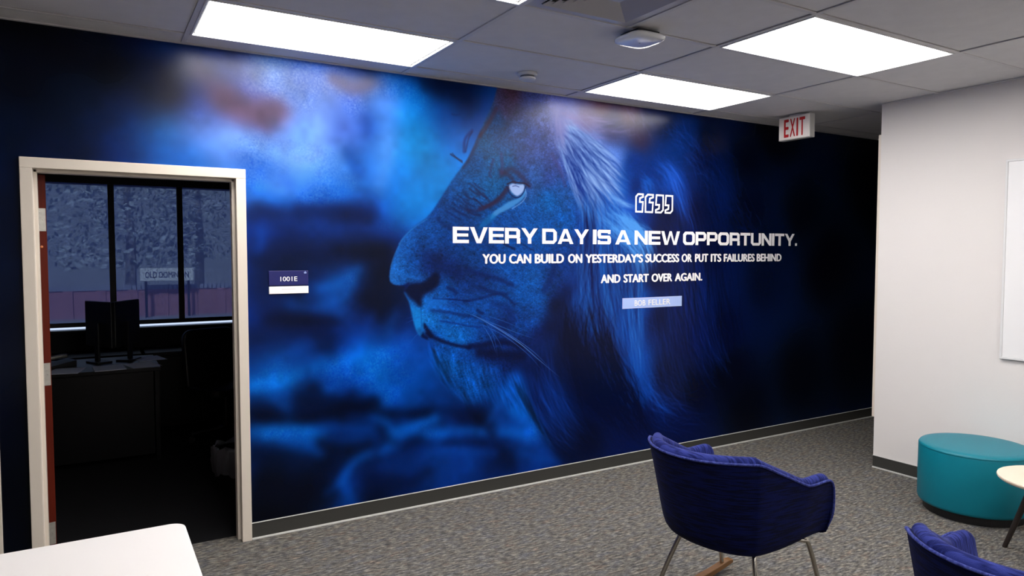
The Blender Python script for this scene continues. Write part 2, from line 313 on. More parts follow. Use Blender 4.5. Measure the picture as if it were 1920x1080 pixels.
    # soft branches and grass out of focus, and painted ceiling-panel reflections (half width m, colour, strength)
    B = [([(1.500,2.587),(1.573,2.417),(1.592,2.207),(1.535,2.041)],0.045,(80,145,240),.45),
        ([(1.779,2.569),(1.795,2.321),(1.757,2.085),(1.702,1.883)],0.09,(0,128,212),.35),
        ([(1.852,2.694),(1.971,2.667),(2.117,2.650)],0.04,(0,12,55),.5),
        ([(1.444,2.438),(1.457,2.359)],0.030,(25,60,145),.65),
        ([(1.336,2.238),(1.375,2.155),(1.408,2.115)],0.028,(15,75,180),.65),
        ([(1.299,2.377),(1.240,2.284)],0.035,(60,90,190),.35),
        ([(0.954,2.059),(0.998,2.030)],0.03,(25,80,190),.4),
        ([(0.804,1.857),(0.981,1.880),(1.165,1.867),(1.293,1.877),(1.476,1.876)],0.045,(0,20,78),.55),
        ([(0.815,1.647),(1.162,1.616),(1.558,1.583)],0.07,(0,12,55),.4),
        ([(0.647,2.477),(0.729,2.427),(0.814,2.416),(0.930,2.439)],0.07,(122,80,104),.7),  # pinkish strokes from here: sheen of the ceiling panels painted into the print
        ([(0.516,2.618),(0.581,2.555),(0.661,2.478)],0.06,(84,60,92),.6),
        ([(0.828,2.379),(0.870,2.338)],0.03,(110,75,120),.5),
        ([(1.255,2.653),(1.367,2.619),(1.467,2.647)],0.035,(90,60,95),.55),
        ([(0.671,2.291),(0.868,2.204),(1.046,2.171)],0.04,(130,185,255),.4),
        ([(0.875,2.606),(1.051,2.506),(1.172,2.396),(1.139,2.208)],0.05,(120,160,245),.4),
        ([(0.360,2.570),(0.378,2.461)],0.05,(25,20,45),.6),
        ([(0.785,0.723),(1.024,0.704),(1.279,0.697),(1.481,0.691)],0.05,(0,6,38),.55),
        ([(0.781,0.493),(1.020,0.420),(1.178,0.409)],0.06,(0,5,32),.6),
        ([(0.837,0.314),(1.049,0.246),(1.175,0.175)],0.08,(0,3,24),.65),
        ([(1.442,0.245),(1.688,0.170),(1.836,0.215)],0.04,(0,10,50),.5),
        ([(2.149,0.599),(2.250,0.515),(2.354,0.465)],0.03,(0,8,45),.6),
        ([(1.219,1.123),(1.093,1.193),(1.001,1.230)],0.04,(0,14,62),.4),
        ([(1.728,0.595),(1.953,0.604),(2.109,0.532)],0.03,(0,10,52),.5),
        ([(2.353,0.299),(2.438,0.212),(2.503,0.127)],0.03,(0,10,50),.5),
        ([(1.453,1.354),(1.555,1.251),(1.591,1.317)],0.04,(0,8,42),.5),
        ([(0.759,0.887),(0.906,0.895),(1.028,0.931)],0.035,(0,100,195),.6),
        ([(0.817,0.873),(0.934,0.752),(0.978,0.669)],0.03,(0,70,160),.5),
        ([(0.983,1.044),(1.045,1.086),(1.124,1.113)],0.03,(0,60,150),.4),
        ([(1.030,1.119),(1.005,1.042),(0.982,0.966)],0.02,(0,60,150),.4),
        ([(1.121,0.954),(1.282,0.973),(1.449,0.993),(1.588,0.999)],0.045,(0,95,190),.55),
        ([(1.695,1.076),(1.640,0.911),(1.586,0.814)],0.05,(0,75,175),.4),
        ([(0.788,0.875),(0.876,0.882),(0.981,0.897)],0.035,(0,105,205),.6),
        ([(0.841,0.592),(0.961,0.586),(1.069,0.572)],0.04,(0,100,200),.5),
        ([(1.153,0.920),(1.231,0.816),(1.279,0.746)],0.02,(0,60,150),.4),
        ([(1.346,0.772),(1.312,0.710),(1.278,0.649)],0.03,(0,5,34),.5),
        ([(1.104,0.835),(1.151,0.808)],0.03,(0,6,36),.6),
        ([(1.034,1.368),(0.974,1.432),(0.915,1.495)],0.02,(0,10,45),.4),
        ([(1.078,1.241),(1.157,1.244),(1.285,1.231)],0.03,(0,6,38),.5),
        ([(1.183,0.821),(1.281,0.860),(1.347,0.903)],0.03,(0,70,165),.5),
        ([(1.483,0.957),(1.534,0.819),(1.568,0.715)],0.04,(0,90,190),.45),
        ([(1.625,1.248),(1.589,1.150),(1.623,1.013)],0.035,(0,75,170),.4),
        ([(1.451,1.158),(1.465,1.223),(1.486,1.255)],0.02,(0,55,150),.4),
        ([(0.769,0.617),(0.962,0.608),(1.148,0.561)],0.04,(0,95,190),.6),
        ([(1.148,0.584),(1.411,0.583),(1.479,0.558)],0.03,(0,65,160),.5),
        ([(0.961,0.561),(1.084,0.496),(1.146,0.439)],0.03,(0,70,165),.5),
        ([(1.480,0.641),(1.549,0.583),(1.601,0.502)],0.03,(0,80,175),.6),
        ([(1.601,0.491),(1.727,0.526),(1.895,0.558)],0.03,(0,90,190),.7),
        ([(1.547,0.397),(1.636,0.453),(1.764,0.504)],0.03,(0,80,180),.6),
        ([(1.655,0.518),(1.838,0.470),(1.952,0.427)],0.03,(0,75,170),.5),
        ([(1.838,0.470),(2.108,0.449),(2.396,0.397),(2.702,0.357)],0.03,(0,85,180),.55),
        ([(1.443,0.396),(1.341,0.344),(1.273,0.240)],0.028,(0,75,170),.7),
        ([(1.443,0.379),(1.547,0.397),(1.636,0.401)],0.02,(0,60,150),.5),
        ([(1.273,0.240),(1.322,0.149),(1.354,0.043)],0.03,(0,65,160),.5),
        ([(1.274,0.289),(1.224,0.216),(1.181,0.190)],0.02,(0,55,140),.5),
        ([(1.837,0.338),(2.068,0.322),(2.353,0.262)],0.025,(0,60,150),.4),
        ([(2.029,0.452),(2.108,0.334),(2.168,0.180)],0.02,(0,55,140),.4),
        ([(2.460,0.805),(2.417,0.661),(2.312,0.525),(2.250,0.423)],0.02,(0,75,170),.5),
        ([(2.481,0.543),(2.590,0.492),(2.679,0.405)],0.03,(0,90,185),.5),
        ([(2.354,0.484),(2.481,0.393),(2.612,0.319)],0.03,(0,75,170),.5),
        ([(2.546,0.234),(2.702,0.172),(2.887,0.125)],0.025,(0,60,150),.5),
        ([(1.159,1.427),(1.288,1.456),(1.395,1.535)],0.03,(0,95,195),.5),
        ([(0.988,1.333),(1.126,1.302),(1.286,1.264)],0.03,(0,70,165),.5),
        ([(1.174,1.332),(1.287,1.360),(1.354,1.455)],0.03,(0,85,185),.5),
        ([(0.832,1.767),(0.825,1.692),(0.801,1.632)],0.025,(0,75,190),.5),
        ([(0.778,1.999),(0.864,1.943),(0.981,1.908)],0.03,(10,100,210),.4),
        ([(1.041,1.864),(1.165,1.883),(1.293,1.877)],0.03,(0,30,95),.4),
        ([(1.278,0.616),(1.479,0.575),(1.618,0.438)],0.02,(0,5,35),.4),
        ([(0.756,0.711),(1.024,0.663),(1.279,0.681),(1.481,0.708)],0.03,(0,5,35),.6),
        ([(1.026,0.789),(1.119,0.757),(1.279,0.746)],0.03,(0,8,40),.5),
        ([(1.279,0.714),(1.550,0.633),(1.839,0.599)],0.025,(0,8,40),.6),
        ([(1.054,0.644),(1.149,0.664),(1.278,0.655)],0.02,(0,10,45),.4),
        ([(1.147,0.504),(1.276,0.437),(1.444,0.446)],0.03,(0,6,35),.6),
        ([(1.952,0.392),(2.108,0.370),(2.270,0.340)],0.014,(0,8,45),.6),
        ([(2.189,0.522),(2.270,0.457),(2.333,0.394)],0.02,(0,6,40),.6),
        ([(0.772,1.617),(0.916,1.556),(1.160,1.490)],0.03,(0,14,60),.3),
        ([(0.867,1.252),(1.032,1.250),(1.220,1.225)],0.03,(0,10,50),.6),
        ([(1.124,1.144),(1.155,1.079),(1.218,1.059)],0.02,(0,15,60),.4),
        ([(1.290,1.648),(1.422,1.632),(1.559,1.648)],0.04,(0,8,42),.5),
        ([(1.293,1.855),(1.375,1.848),(1.458,1.837)],0.03,(0,16,66),.5)]
    for pts, w, c, a in B: put(img, pts, w, c, a, 0.95)
    img = blur(img, 6)
    v_ = (img.max(axis=2) / 255.0)[..., None]; img *= np.clip(0.62 + 0.72 * v_, 0, 1.12)
    # slight mottling of the blurred parts
    n1 = noise(0.16, 0.16, 3, 1)
    img *= (1 + 0.08 * n1)[..., None]
    fine = noise(0.008, 0.008, 2, 5)
    lum = np.clip((img.max(axis=2) - 120) / 120, 0, 1)
    g2 = np.clip(0.5 + noise(0.3, 0.3, 2, 9), 0, 1) * lum
    img += (fine * g2 * 14)[..., None] * np.array([1.2, 1.0, 0.5])

    # ---- the lion: face and mane, seen from the side
    headp = [(2.377,2.792),(2.336,2.646),(2.267,2.506),(2.206,2.381),(2.147,2.262),(2.095,2.189),(2.037,2.117),(1.960,2.007),(1.892,1.909),(1.840,1.853),(1.766,1.804),(1.701,1.749),(1.658,1.689),
        (1.625,1.609),(1.603,1.549),(1.593,1.503),(1.596,1.460),(1.620,1.436),(1.662,1.428),(1.698,1.420),(1.687,1.387),(1.712,1.339),(1.726,1.305),(1.740,1.243),(1.754,1.188),(1.772,1.133),
        (1.801,1.093),(1.838,1.077),(1.887,1.036),(1.886,0.987),(1.924,0.887),(1.985,0.805),(2.031,0.719),(2.093,0.666),(2.169,0.633),(2.250,0.649),(2.333,0.688),(2.417,0.742),(2.481,0.803),
        (2.533,0.836),(2.590,0.726),(2.612,0.565),(2.670,0.426),(2.747,0.300),(2.840,0.190),(2.934,0.039),(2.945,-0.260),(7.337,-1.098),(7.122,3.381),]; head = poly(headp, 0.0035); soft_ = poly(headp, 0.035)
    low = np.clip((1.02 - (MZ0 + (np.arange(Hn) + 0.5) * PX)) / 0.12, 0, 1)[:, None]; head = head * (1 - low) + soft_ * low
    L = field([((2.481,2.716),(60,38,58)),((2.653,2.681),(50,60,120)),((2.439,2.604),(60,50,90)),((2.356,2.489),(10,60,120)),((2.876,2.668),(90,100,180)),((2.786,2.547),(80,95,170)),((3.256,2.708),  # warm tint of the panels' reflection is painted into the topmost points
        (90,62,85)),((3.111,2.597),(95,82,125)),((3.510,2.675),(80,55,78)),((2.969,2.565),(130,140,215)),((2.234,2.373),(8,80,140)),((2.315,2.256),(15,95,165)),((2.154,2.106),(0,85,165)),
        ((2.036,1.996),(0,75,155)),((2.481,2.447),(45,80,155)),((2.653,2.389),(50,75,155)),((2.832,2.291),(50,75,160)),((2.654,2.168),(40,90,170)),((2.925,2.108),(25,85,170)),((2.788,2.026),
        (0,95,185)),((2.397,2.261),(8,95,165)),((2.397,2.368),(30,80,150)),((2.545,2.271),(45,75,150)),((2.765,2.175),(40,70,150)),((2.194,2.248),(0,70,140)),((2.115,2.138),(0,80,155)),
        ((1.960,1.890),(0,65,150)),((1.847,1.785),(0,75,165)),((2.114,1.860),(0,60,140)),((2.233,1.898),(0,70,150)),((1.979,1.942),(0,60,140)),((2.056,2.066),(0,80,165)),((2.233,2.075),(0,90,165)),
        ((2.315,2.114),(0,90,160)),((1.701,1.716),(10,90,185)),((1.646,1.549),(20,105,205)),((1.620,1.482),(30,115,215)),((1.681,1.481),(10,95,195)),((1.809,1.649),(0,60,145)),((1.735,1.565),
        (0,75,170)),((1.845,1.547),(0,32,100)),((1.928,1.580),(0,24,80)),((1.789,1.445),(10,90,190)),((2.035,1.684),(0,55,135)),((2.152,1.650),(0,60,140)),((2.355,1.794),(0,75,170)),((2.654,1.799),
        (0,85,180)),((2.926,1.842),(0,85,180)),((2.997,1.690),(0,60,150)),((1.883,1.717),(0,65,150)),((2.036,1.788),(0,60,140)),((1.996,1.545),(0,35,100)),((2.073,1.510),(0,32,95)),((2.034,1.493),
        (0,28,88)),((2.232,1.472),(0,45,120)),((2.232,1.579),(0,62,145)),((2.439,1.541),(0,78,175)),((2.655,1.464),(0,85,182)),((2.700,1.313),(0,78,172)),((2.812,1.424),(0,45,120)),((2.589,1.614),
        (0,75,170)),((2.567,1.373),(0,85,185)),((2.313,1.380),(0,55,135)),((2.192,1.437),(0,35,100)),((2.151,1.385),(0,45,120)),((1.965,1.407),(0,80,175)),((2.033,1.335),(0,60,150)),((2.191,1.277),
        (0,72,165)),((2.355,1.307),(0,82,180)),((2.481,1.229),(0,55,135)),((2.396,1.177),(0,35,105)),((2.655,1.165),(0,65,155)),((1.918,1.298),(10,95,200)),((1.861,1.203),(10,120,218)),
        ((1.780,1.207),(10,130,218)),((1.751,1.277),(10,110,210)),((1.994,1.197),(0,85,185)),((2.151,1.189),(0,70,165)),((2.231,1.150),(0,55,140)),((2.313,1.109),(0,50,130)),((2.071,1.080),
        (0,105,205)),((1.994,1.109),(0,110,210)),((1.918,1.166),(0,110,212)),((2.231,1.042),(0,60,150)),((2.396,1.068),(0,35,105)),((2.568,1.020),(0,25,90)),((2.700,1.087),(0,20,80)),((2.151,1.118),
        (0,90,190)),((2.546,1.133),(0,60,150)),((1.898,1.105),(0,40,120)),((1.955,0.972),(0,85,185)),((2.031,0.878),(0,88,188)),((2.150,0.850),(0,75,172)),((2.231,0.970),(0,32,100)),((2.070,0.733),
        (0,65,155)),((2.169,0.705),(0,75,170)),((2.250,0.697),(0,60,145)),((2.333,0.816),(0,55,140)),((2.396,0.921),(0,25,85)),((2.438,0.807),(0,20,80)),((2.524,0.837),(0,12,60)),((1.974,1.023),
        (0,60,150)),((2.110,0.961),(0,60,150)),((2.313,0.964),(0,15,70)),((2.230,0.825),(0,70,165)),((1.898,1.028),(0,60,150)),((2.836,1.290),(0,8,45)),((2.790,1.120),(0,12,55)),((2.928,1.498),
        (0,50,135)),((2.919,1.383),(0,20,75)),((3.071,1.301),(0,75,178)),((2.977,0.994),(0,8,45)),((2.746,0.818),(0,8,45)),((2.656,0.598),(0,10,50)),((3.121,1.064),(0,60,150)),((3.074,0.751),
        (0,10,55)),((3.221,0.898),(0,25,90)),((3.266,1.533),(0,75,180)),((3.417,1.612),(0,80,182)),((3.116,1.768),(10,90,210)),((3.314,1.771),(10,82,195)),((3.368,1.372),(0,58,148)),((3.526,1.123),
        (0,65,160)),((3.631,1.283),(0,62,155)),((3.697,1.611),(0,15,70)),((3.820,1.444),(0,12,60)),((3.852,1.107),(0,8,50)),((3.583,0.790),(0,62,155)),((3.639,0.577),(0,50,130)),((3.373,0.766),
        (0,20,80)),((3.274,0.492),(0,12,60)),((3.915,0.678),(0,4,35)),((3.751,0.354),(0,12,60)),((3.126,0.269),(0,5,35)),((2.886,0.262),(0,8,40)),((3.536,0.213),(0,12,60)),((4.026,0.927),(0,8,50)),
        ((4.197,1.264),(0,22,85)),((4.261,0.999),(0,12,65)),((4.508,0.985),(0,6,40)),((4.210,0.476),(0,3,28)),((4.094,0.313),(0,8,50)),((4.644,0.614),(0,2,16)),((4.848,0.317),(0,2,12)),
        ((5.553,0.534),(0,1,7)),((6.344,0.726),(0,1,7)),((3.320,1.052),(0,40,120)),((3.168,1.377),(0,50,140)),((3.040,2.514),(110,120,200)),((3.017,2.417),(120,135,220)),((3.210,2.394),
        (110,145,235)),((3.359,2.326),(95,140,235)),((3.260,2.202),(55,115,220)),((3.114,2.194),(60,105,205)),((2.971,2.224),(60,90,185)),((3.362,2.030),(25,95,205)),((3.464,2.114),(10,75,180)),
        ((3.568,2.139),(0,35,110)),((3.164,1.983),(15,90,200)),((3.518,1.935),(20,80,200)),((3.515,2.176),(10,60,150)),((3.754,2.230),(0,45,130)),((3.617,2.505),(45,35,70)),((3.358,2.542),
        (30,35,85)),((3.566,2.300),(0,45,130)),((3.836,2.276),(0,45,125)),((3.946,2.407),(0,42,115)),((3.922,2.156),(0,60,160)),((4.008,2.076),(0,30,100)),((4.116,2.546),(0,28,85)),((4.296,2.389),
        (0,10,50)),((3.897,1.946),(0,12,62)),((4.185,1.954),(0,10,55)),((4.425,2.049),(0,16,65)),((4.420,2.267),(0,14,55)),((4.799,2.423),(0,2,15)),((4.809,1.972),(0,3,22)),((5.130,2.675),(0,0,6)),
        ((5.085,1.748),(0,7,30)),((5.508,1.993),(0,1,7)),((4.353,2.565),(0,10,40)),((3.776,2.681),(20,30,80)),((3.887,2.609),(0,20,60)),((5.025,1.423),(0,6,30)),((5.906,1.508),(0,0,5)),
        ((6.626,2.286),(0,0,4)),((3.625,1.816),(0,40,125)),((3.844,1.736),(0,10,60)),((4.073,1.653),(0,25,95)),((4.371,1.654),(0,10,55)),], 3.6, 1.2, 0.015, 0.35)
    fur = noise(0.008, 0.006, 1, 21); fur2 = noise(0.05, 0.03, 3, 22)
    face = poly([(2.377,2.792),(2.336,2.646),(2.206,2.381),(2.095,2.189),(1.960,2.007),(1.840,1.853),(1.701,1.749),(1.625,1.609),(1.593,1.503),(1.620,1.436),(1.726,1.305),(1.772,1.133),(1.842,1.077),
        (1.954,0.885),(2.070,0.715),(2.250,0.649),(2.438,0.770),(2.656,1.014),(2.836,1.309),(3.069,1.690),(3.043,1.921),(2.901,2.295),(2.831,2.514),(2.785,2.843),], 0.03)
    L *= (1 + (0.11 * fur + 0.07 * fur2) * (0.25 + 0.75 * face))[..., None]; L *= (1 - 0.08 * face)[..., None]
    # short fur of the face combed back from the nose
    r = np.random.default_rng(3)
    FL = [((1.628,1.549),(1.657,1.615)),((1.701,1.716),(1.755,1.750)),((1.847,1.785),(1.921,1.814)),((1.845,1.615),(1.920,1.598)),((1.771,1.514),(1.845,1.478)),((2.035,1.684),(2.113,1.650)),((2.114,1.860),(2.173,1.808)),((2.234,2.110),(2.194,2.213)),((2.315,2.256),(2.356,2.347)),((2.154,2.036),(2.114,1.947)),((2.397,2.475),(2.460,2.570)),((2.481,2.339),(2.502,2.431)),((2.653,2.462),(2.697,2.576)),((2.653,2.279),(2.706,2.356)),((2.832,2.365),(2.868,2.480)),((2.832,2.178),(2.902,2.107)),((2.654,2.021),(2.743,1.950)),((2.833,1.915),(2.903,1.822)),((2.439,1.832),(2.502,1.760)),((2.233,1.721),(2.314,1.679)),((2.439,1.614),(2.545,1.577)),((2.654,1.688),(2.744,1.613)),((2.927,1.689),(2.974,1.574)),((2.655,1.464),(2.753,1.425)),((2.700,1.276),(2.790,1.227)),((2.567,1.169),(2.655,1.120)),((2.232,1.329),(2.313,1.319)),((2.072,1.264),(2.151,1.239)),((1.918,1.235),(1.937,1.179)),((1.769,1.208),(1.761,1.157)),((1.994,1.127),(2.040,1.082)),((2.151,1.118),(2.211,1.079)),((2.354,1.179),(2.438,1.131)),((2.032,0.913),(2.039,0.824)),((2.150,0.832),(2.169,0.741)),((1.955,0.972),(1.962,0.884)),((2.312,0.855),(2.333,0.761)),((2.230,0.680),(2.250,0.606)),((2.481,0.952),(2.546,0.872)),((2.073,1.474),(2.152,1.438))]
    def short(n, seed, ln):
        r = np.random.default_rng(seed); out = []
        c = np.array([[p[0][0], p[0][1]] for p in FL]); d = np.array([[p[1][0] - p[0][0], p[1][1] - p[0][1]] for p in FL])
        d /= np.hypot(d[:, 0], d[:, 1])[:, None]
        lo = c.min(0) - 0.1; hi = c.max(0) + 0.1
        for _ in range(n):
            p = lo + r.uniform(size=2) * (hi - lo); w = 1 / (((c - p) ** 2).sum(1) + 0.002) ** 2
            v = (d * w[:, None]).sum(0); v /= np.hypot(*v) + 1e-9; v = v + r.normal(size=2) * 0.22; l = r.uniform(*ln)
            b = np.array([-v[1], v[0]]) * r.normal() * 0.15
            out.append(np.array([p, p + v * l * 0.5 + b * l, p + v * l]))
        return out
    hl = short(15000, 4, (0.015, 0.05)); A = hairs(hl, np.random.default_rng(5).uniform(0.12, 0.55, len(hl))) * face
    hd = short(13000, 6, (0.015, 0.05)); Dk = hairs(hd, np.random.default_rng(8).uniform(0.12, 0.55, len(hd))) * face
    A = blur(A, 0.6); Dk = blur(Dk, 0.6)
    L = L * (1 - 0.38 * Dk[..., None]); L = L + A[..., None] * (L * 0.26 + np.array([10, 14, 18]))
    # darker modelling of the muzzle, mouth, nostril and eye
    for pts, w, c, a, s in [([(1.794,1.138),(1.816,1.103),(1.835,1.088)],0.016,(0,8,48),.85,.9),
        ([(1.609,1.413),(1.662,1.398),(1.705,1.397)],0.010,(0,10,55),.8,.9),
        ([(2.122,2.013),(2.153,1.994),(2.205,1.982)],0.006,(15,25,70),.6,.9),
        ([(2.106,1.978),(2.145,1.955),(2.193,1.939)],0.006,(0,25,80),.6,.9),
        ([(2.154,2.057),(2.193,2.030),(2.233,2.018)],0.006,(25,25,70),.6,.9),
        ([(2.083,1.942),(2.122,1.923),(2.169,1.910)],0.006,(10,22,70),.6,.9),
        ([(2.029,1.961),(2.067,1.935),(2.098,1.922)],0.006,(0,30,90),.6,.9),
        ([(2.036,1.920),(2.082,1.894),(2.129,1.881)],0.006,(0,28,90),.6,.9),
        ([(2.185,1.995),(2.225,1.968),(2.257,1.941)],0.006,(30,20,60),.6,.9),
        ([(1.990,1.898),(2.036,1.875),(2.082,1.852)],0.006,(0,30,95),.6,.9),
        ([(2.145,1.902),(2.193,1.886),(2.233,1.884)],0.006,(20,20,65),.6,.9),
        ([(2.067,2.011),(2.098,1.992),(2.138,1.979)],0.006,(0,32,90),.6,.9),
        ([(2.193,2.090),(2.225,2.067),(2.266,2.048)],0.006,(25,30,80),.6,.9),
        ([(2.253,2.033),(2.282,2.006),(2.306,1.978)],0.006,(30,40,90),.6,.9),
        ([(1.845,1.615),(1.958,1.546),(2.073,1.503)],0.035,(0,25,85),.5,.9),
        ([(2.016,1.805),(2.113,1.755),(2.253,1.703),(2.376,1.632)],0.02,(0,35,100),.35,.9),
        ([(2.355,1.740),(2.418,1.694),(2.502,1.658)],0.008,(0,15,60),.7,.8),
        ([(2.545,1.705),(2.589,1.680),(2.654,1.651)],0.006,(0,30,90),.5,.8),
        ([(2.132,1.526),(2.232,1.490),(2.355,1.462),(2.481,1.412)],0.016,(0,22,80),.6,.9),
        ([(2.232,1.400),(2.334,1.369),(2.439,1.351)],0.012,(0,22,80),.6,.9),
        ([(1.889,1.340),(2.033,1.328),(2.151,1.314)],0.006,(0,20,75),.7,.8),
        ([(2.112,1.312),(2.232,1.329),(2.355,1.354),(2.439,1.329),(2.502,1.276)],0.009,(0,22,80),.6,.9),
        ([(1.873,1.265),(1.994,1.246),(2.111,1.220),(2.231,1.200)],0.010,(0,25,85),.55,.95),
        ([(1.937,1.193),(2.033,1.174),(2.151,1.147),(2.231,1.135)],0.006,(0,35,110),.6,.9),
        ([(1.995,1.406),(2.034,1.388),(2.053,1.370)],0.012,(0,25,85),.7,.9),
        ([(2.211,1.251),(2.231,1.236),(2.252,1.228)],0.010,(0,20,75),.7,.9),
        ([(2.334,1.289),(2.439,1.249),(2.481,1.173),(2.396,1.134)],0.03,(0,25,90),.5,.9),
        ([(1.803,1.275),(1.806,1.206),(1.809,1.137)],0.004,(0,40,125),.8,.7),
        ([(1.842,1.118),(1.887,1.091),(1.955,1.059),(2.052,1.025),(2.150,1.004)],0.012,(0,8,48),.8,.95),
        ([(1.824,1.171),(1.854,1.128),(1.872,1.099)],0.014,(0,8,48),.9,.8),
        ([(2.150,1.011),(2.231,1.013),(2.396,1.024),(2.568,0.983)],0.018,(0,8,50),.8,.9),
        ([(2.231,0.970),(2.396,0.939),(2.568,0.916)],0.03,(0,6,42),.7,.9),
        ([(2.744,1.369),(2.812,1.462),(2.835,1.556)],0.02,(0,30,95),.6,.9),
        ([(2.502,2.106),(2.460,2.158),(2.389,2.182)],0.014,(45,32,70),.6,.9),
        ([(2.397,2.161),(2.473,2.202),(2.558,2.156),(2.619,2.093)],0.018,(45,30,66),.6,.9),
        ([(2.460,2.078),(2.397,2.011),(2.335,1.965),(2.233,1.926)],0.016,(48,28,62),.7,.9),
        ([(2.253,1.927),(2.193,1.911),(2.122,1.916)],0.010,(40,25,70),.5,.9),
        ([(2.205,2.056),(2.245,2.022),(2.282,1.999)],0.007,(20,30,80),.8,.7),
        ([(2.146,2.088),(2.185,2.072),(2.233,1.997)],0.007,(15,40,90),.6,.8),
        ([(2.106,2.041),(2.146,1.993),(2.122,1.923)],0.010,(5,40,95),.6,.9),
        ([(2.036,1.989),(2.083,1.970),(2.153,1.924),(2.233,1.880)],0.009,(0,30,85),.5,.9),
        ([(2.017,1.926),(2.075,1.900),(2.153,1.861)],0.010,(0,30,85),.5,.9),
        ([(2.335,2.257),(2.307,2.167),(2.315,2.142)],0.010,(50,45,95),.5,.9),
        ([(2.397,2.297),(2.405,2.226),(2.397,2.172)],0.012,(65,50,105),.5,.9),
        ([(2.234,2.426),(2.194,2.335),(2.139,2.244),(2.107,2.200)],0.018,(36,34,70),.6,.95),
        ([(2.356,2.595),(2.295,2.494),(2.234,2.408)],0.016,(50,32,60),.7,.8),
        ([(1.922,1.855),(1.959,1.821),(2.016,1.788)],0.012,(0,28,85),.5,.9),
        ([(2.809,2.326),(2.878,2.219),(2.925,2.108)],0.014,(60,55,120),.4,.9),
        ([(1.978,1.863),(2.253,1.785),(2.481,1.731)],0.012,(0,45,115),.3,.9)]: put(L, pts, w, c, a, s)
    for pts, f, c, a in [([(1.687,1.421),(1.720,1.440),(1.763,1.446),(1.807,1.448),(1.852,1.471),(1.890,1.505),(1.920,1.508),(1.938,1.477),(1.927,1.425),(1.889,1.392),(1.836,1.369),(1.814,1.343),(1.806,1.281),(1.784,1.296),(1.755,1.324),(1.712,1.359)],0.009,(0,8,42),.95),
        ([(1.596,1.450),(1.634,1.429),(1.688,1.434),(1.727,1.447),(1.698,1.407),(1.645,1.412)],0.004,(0,20,80),.9),
        ([(2.456,2.092),(2.481,2.105),(2.515,2.103),(2.549,2.104),(2.575,2.102),(2.580,2.077),(2.562,2.047),(2.524,2.023),(2.490,2.036),(2.464,2.064)],0.0022,(165,195,252),1),
        ([(2.584,2.077),(2.588,2.033),(2.545,1.987),(2.460,1.934),(2.389,1.902),(2.314,1.858),(2.335,1.908),(2.397,1.946),(2.460,1.984),(2.524,2.005),(2.562,2.032)],0.003,(70,150,225),.85),
        ([(2.314,1.900),(2.253,1.845),(2.213,1.791),(2.273,1.810),(2.355,1.873)],0.006,(0,110,190),.6),
        ([(1.726,1.312),(1.762,1.283),(1.806,1.274),(1.821,1.205),(1.816,1.130),(1.790,1.104),(1.761,1.157),(1.744,1.236)],0.004,(8,128,220),.6),
        ([(1.829,1.342),(1.957,1.338),(1.995,1.309),(1.899,1.278),(1.843,1.239),(1.824,1.205)],0.006,(8,105,210),.5)]:
        m = poly(pts, f) * a; L = L * (1 - m[..., None]) + np.asarray(c, float) * m[..., None]
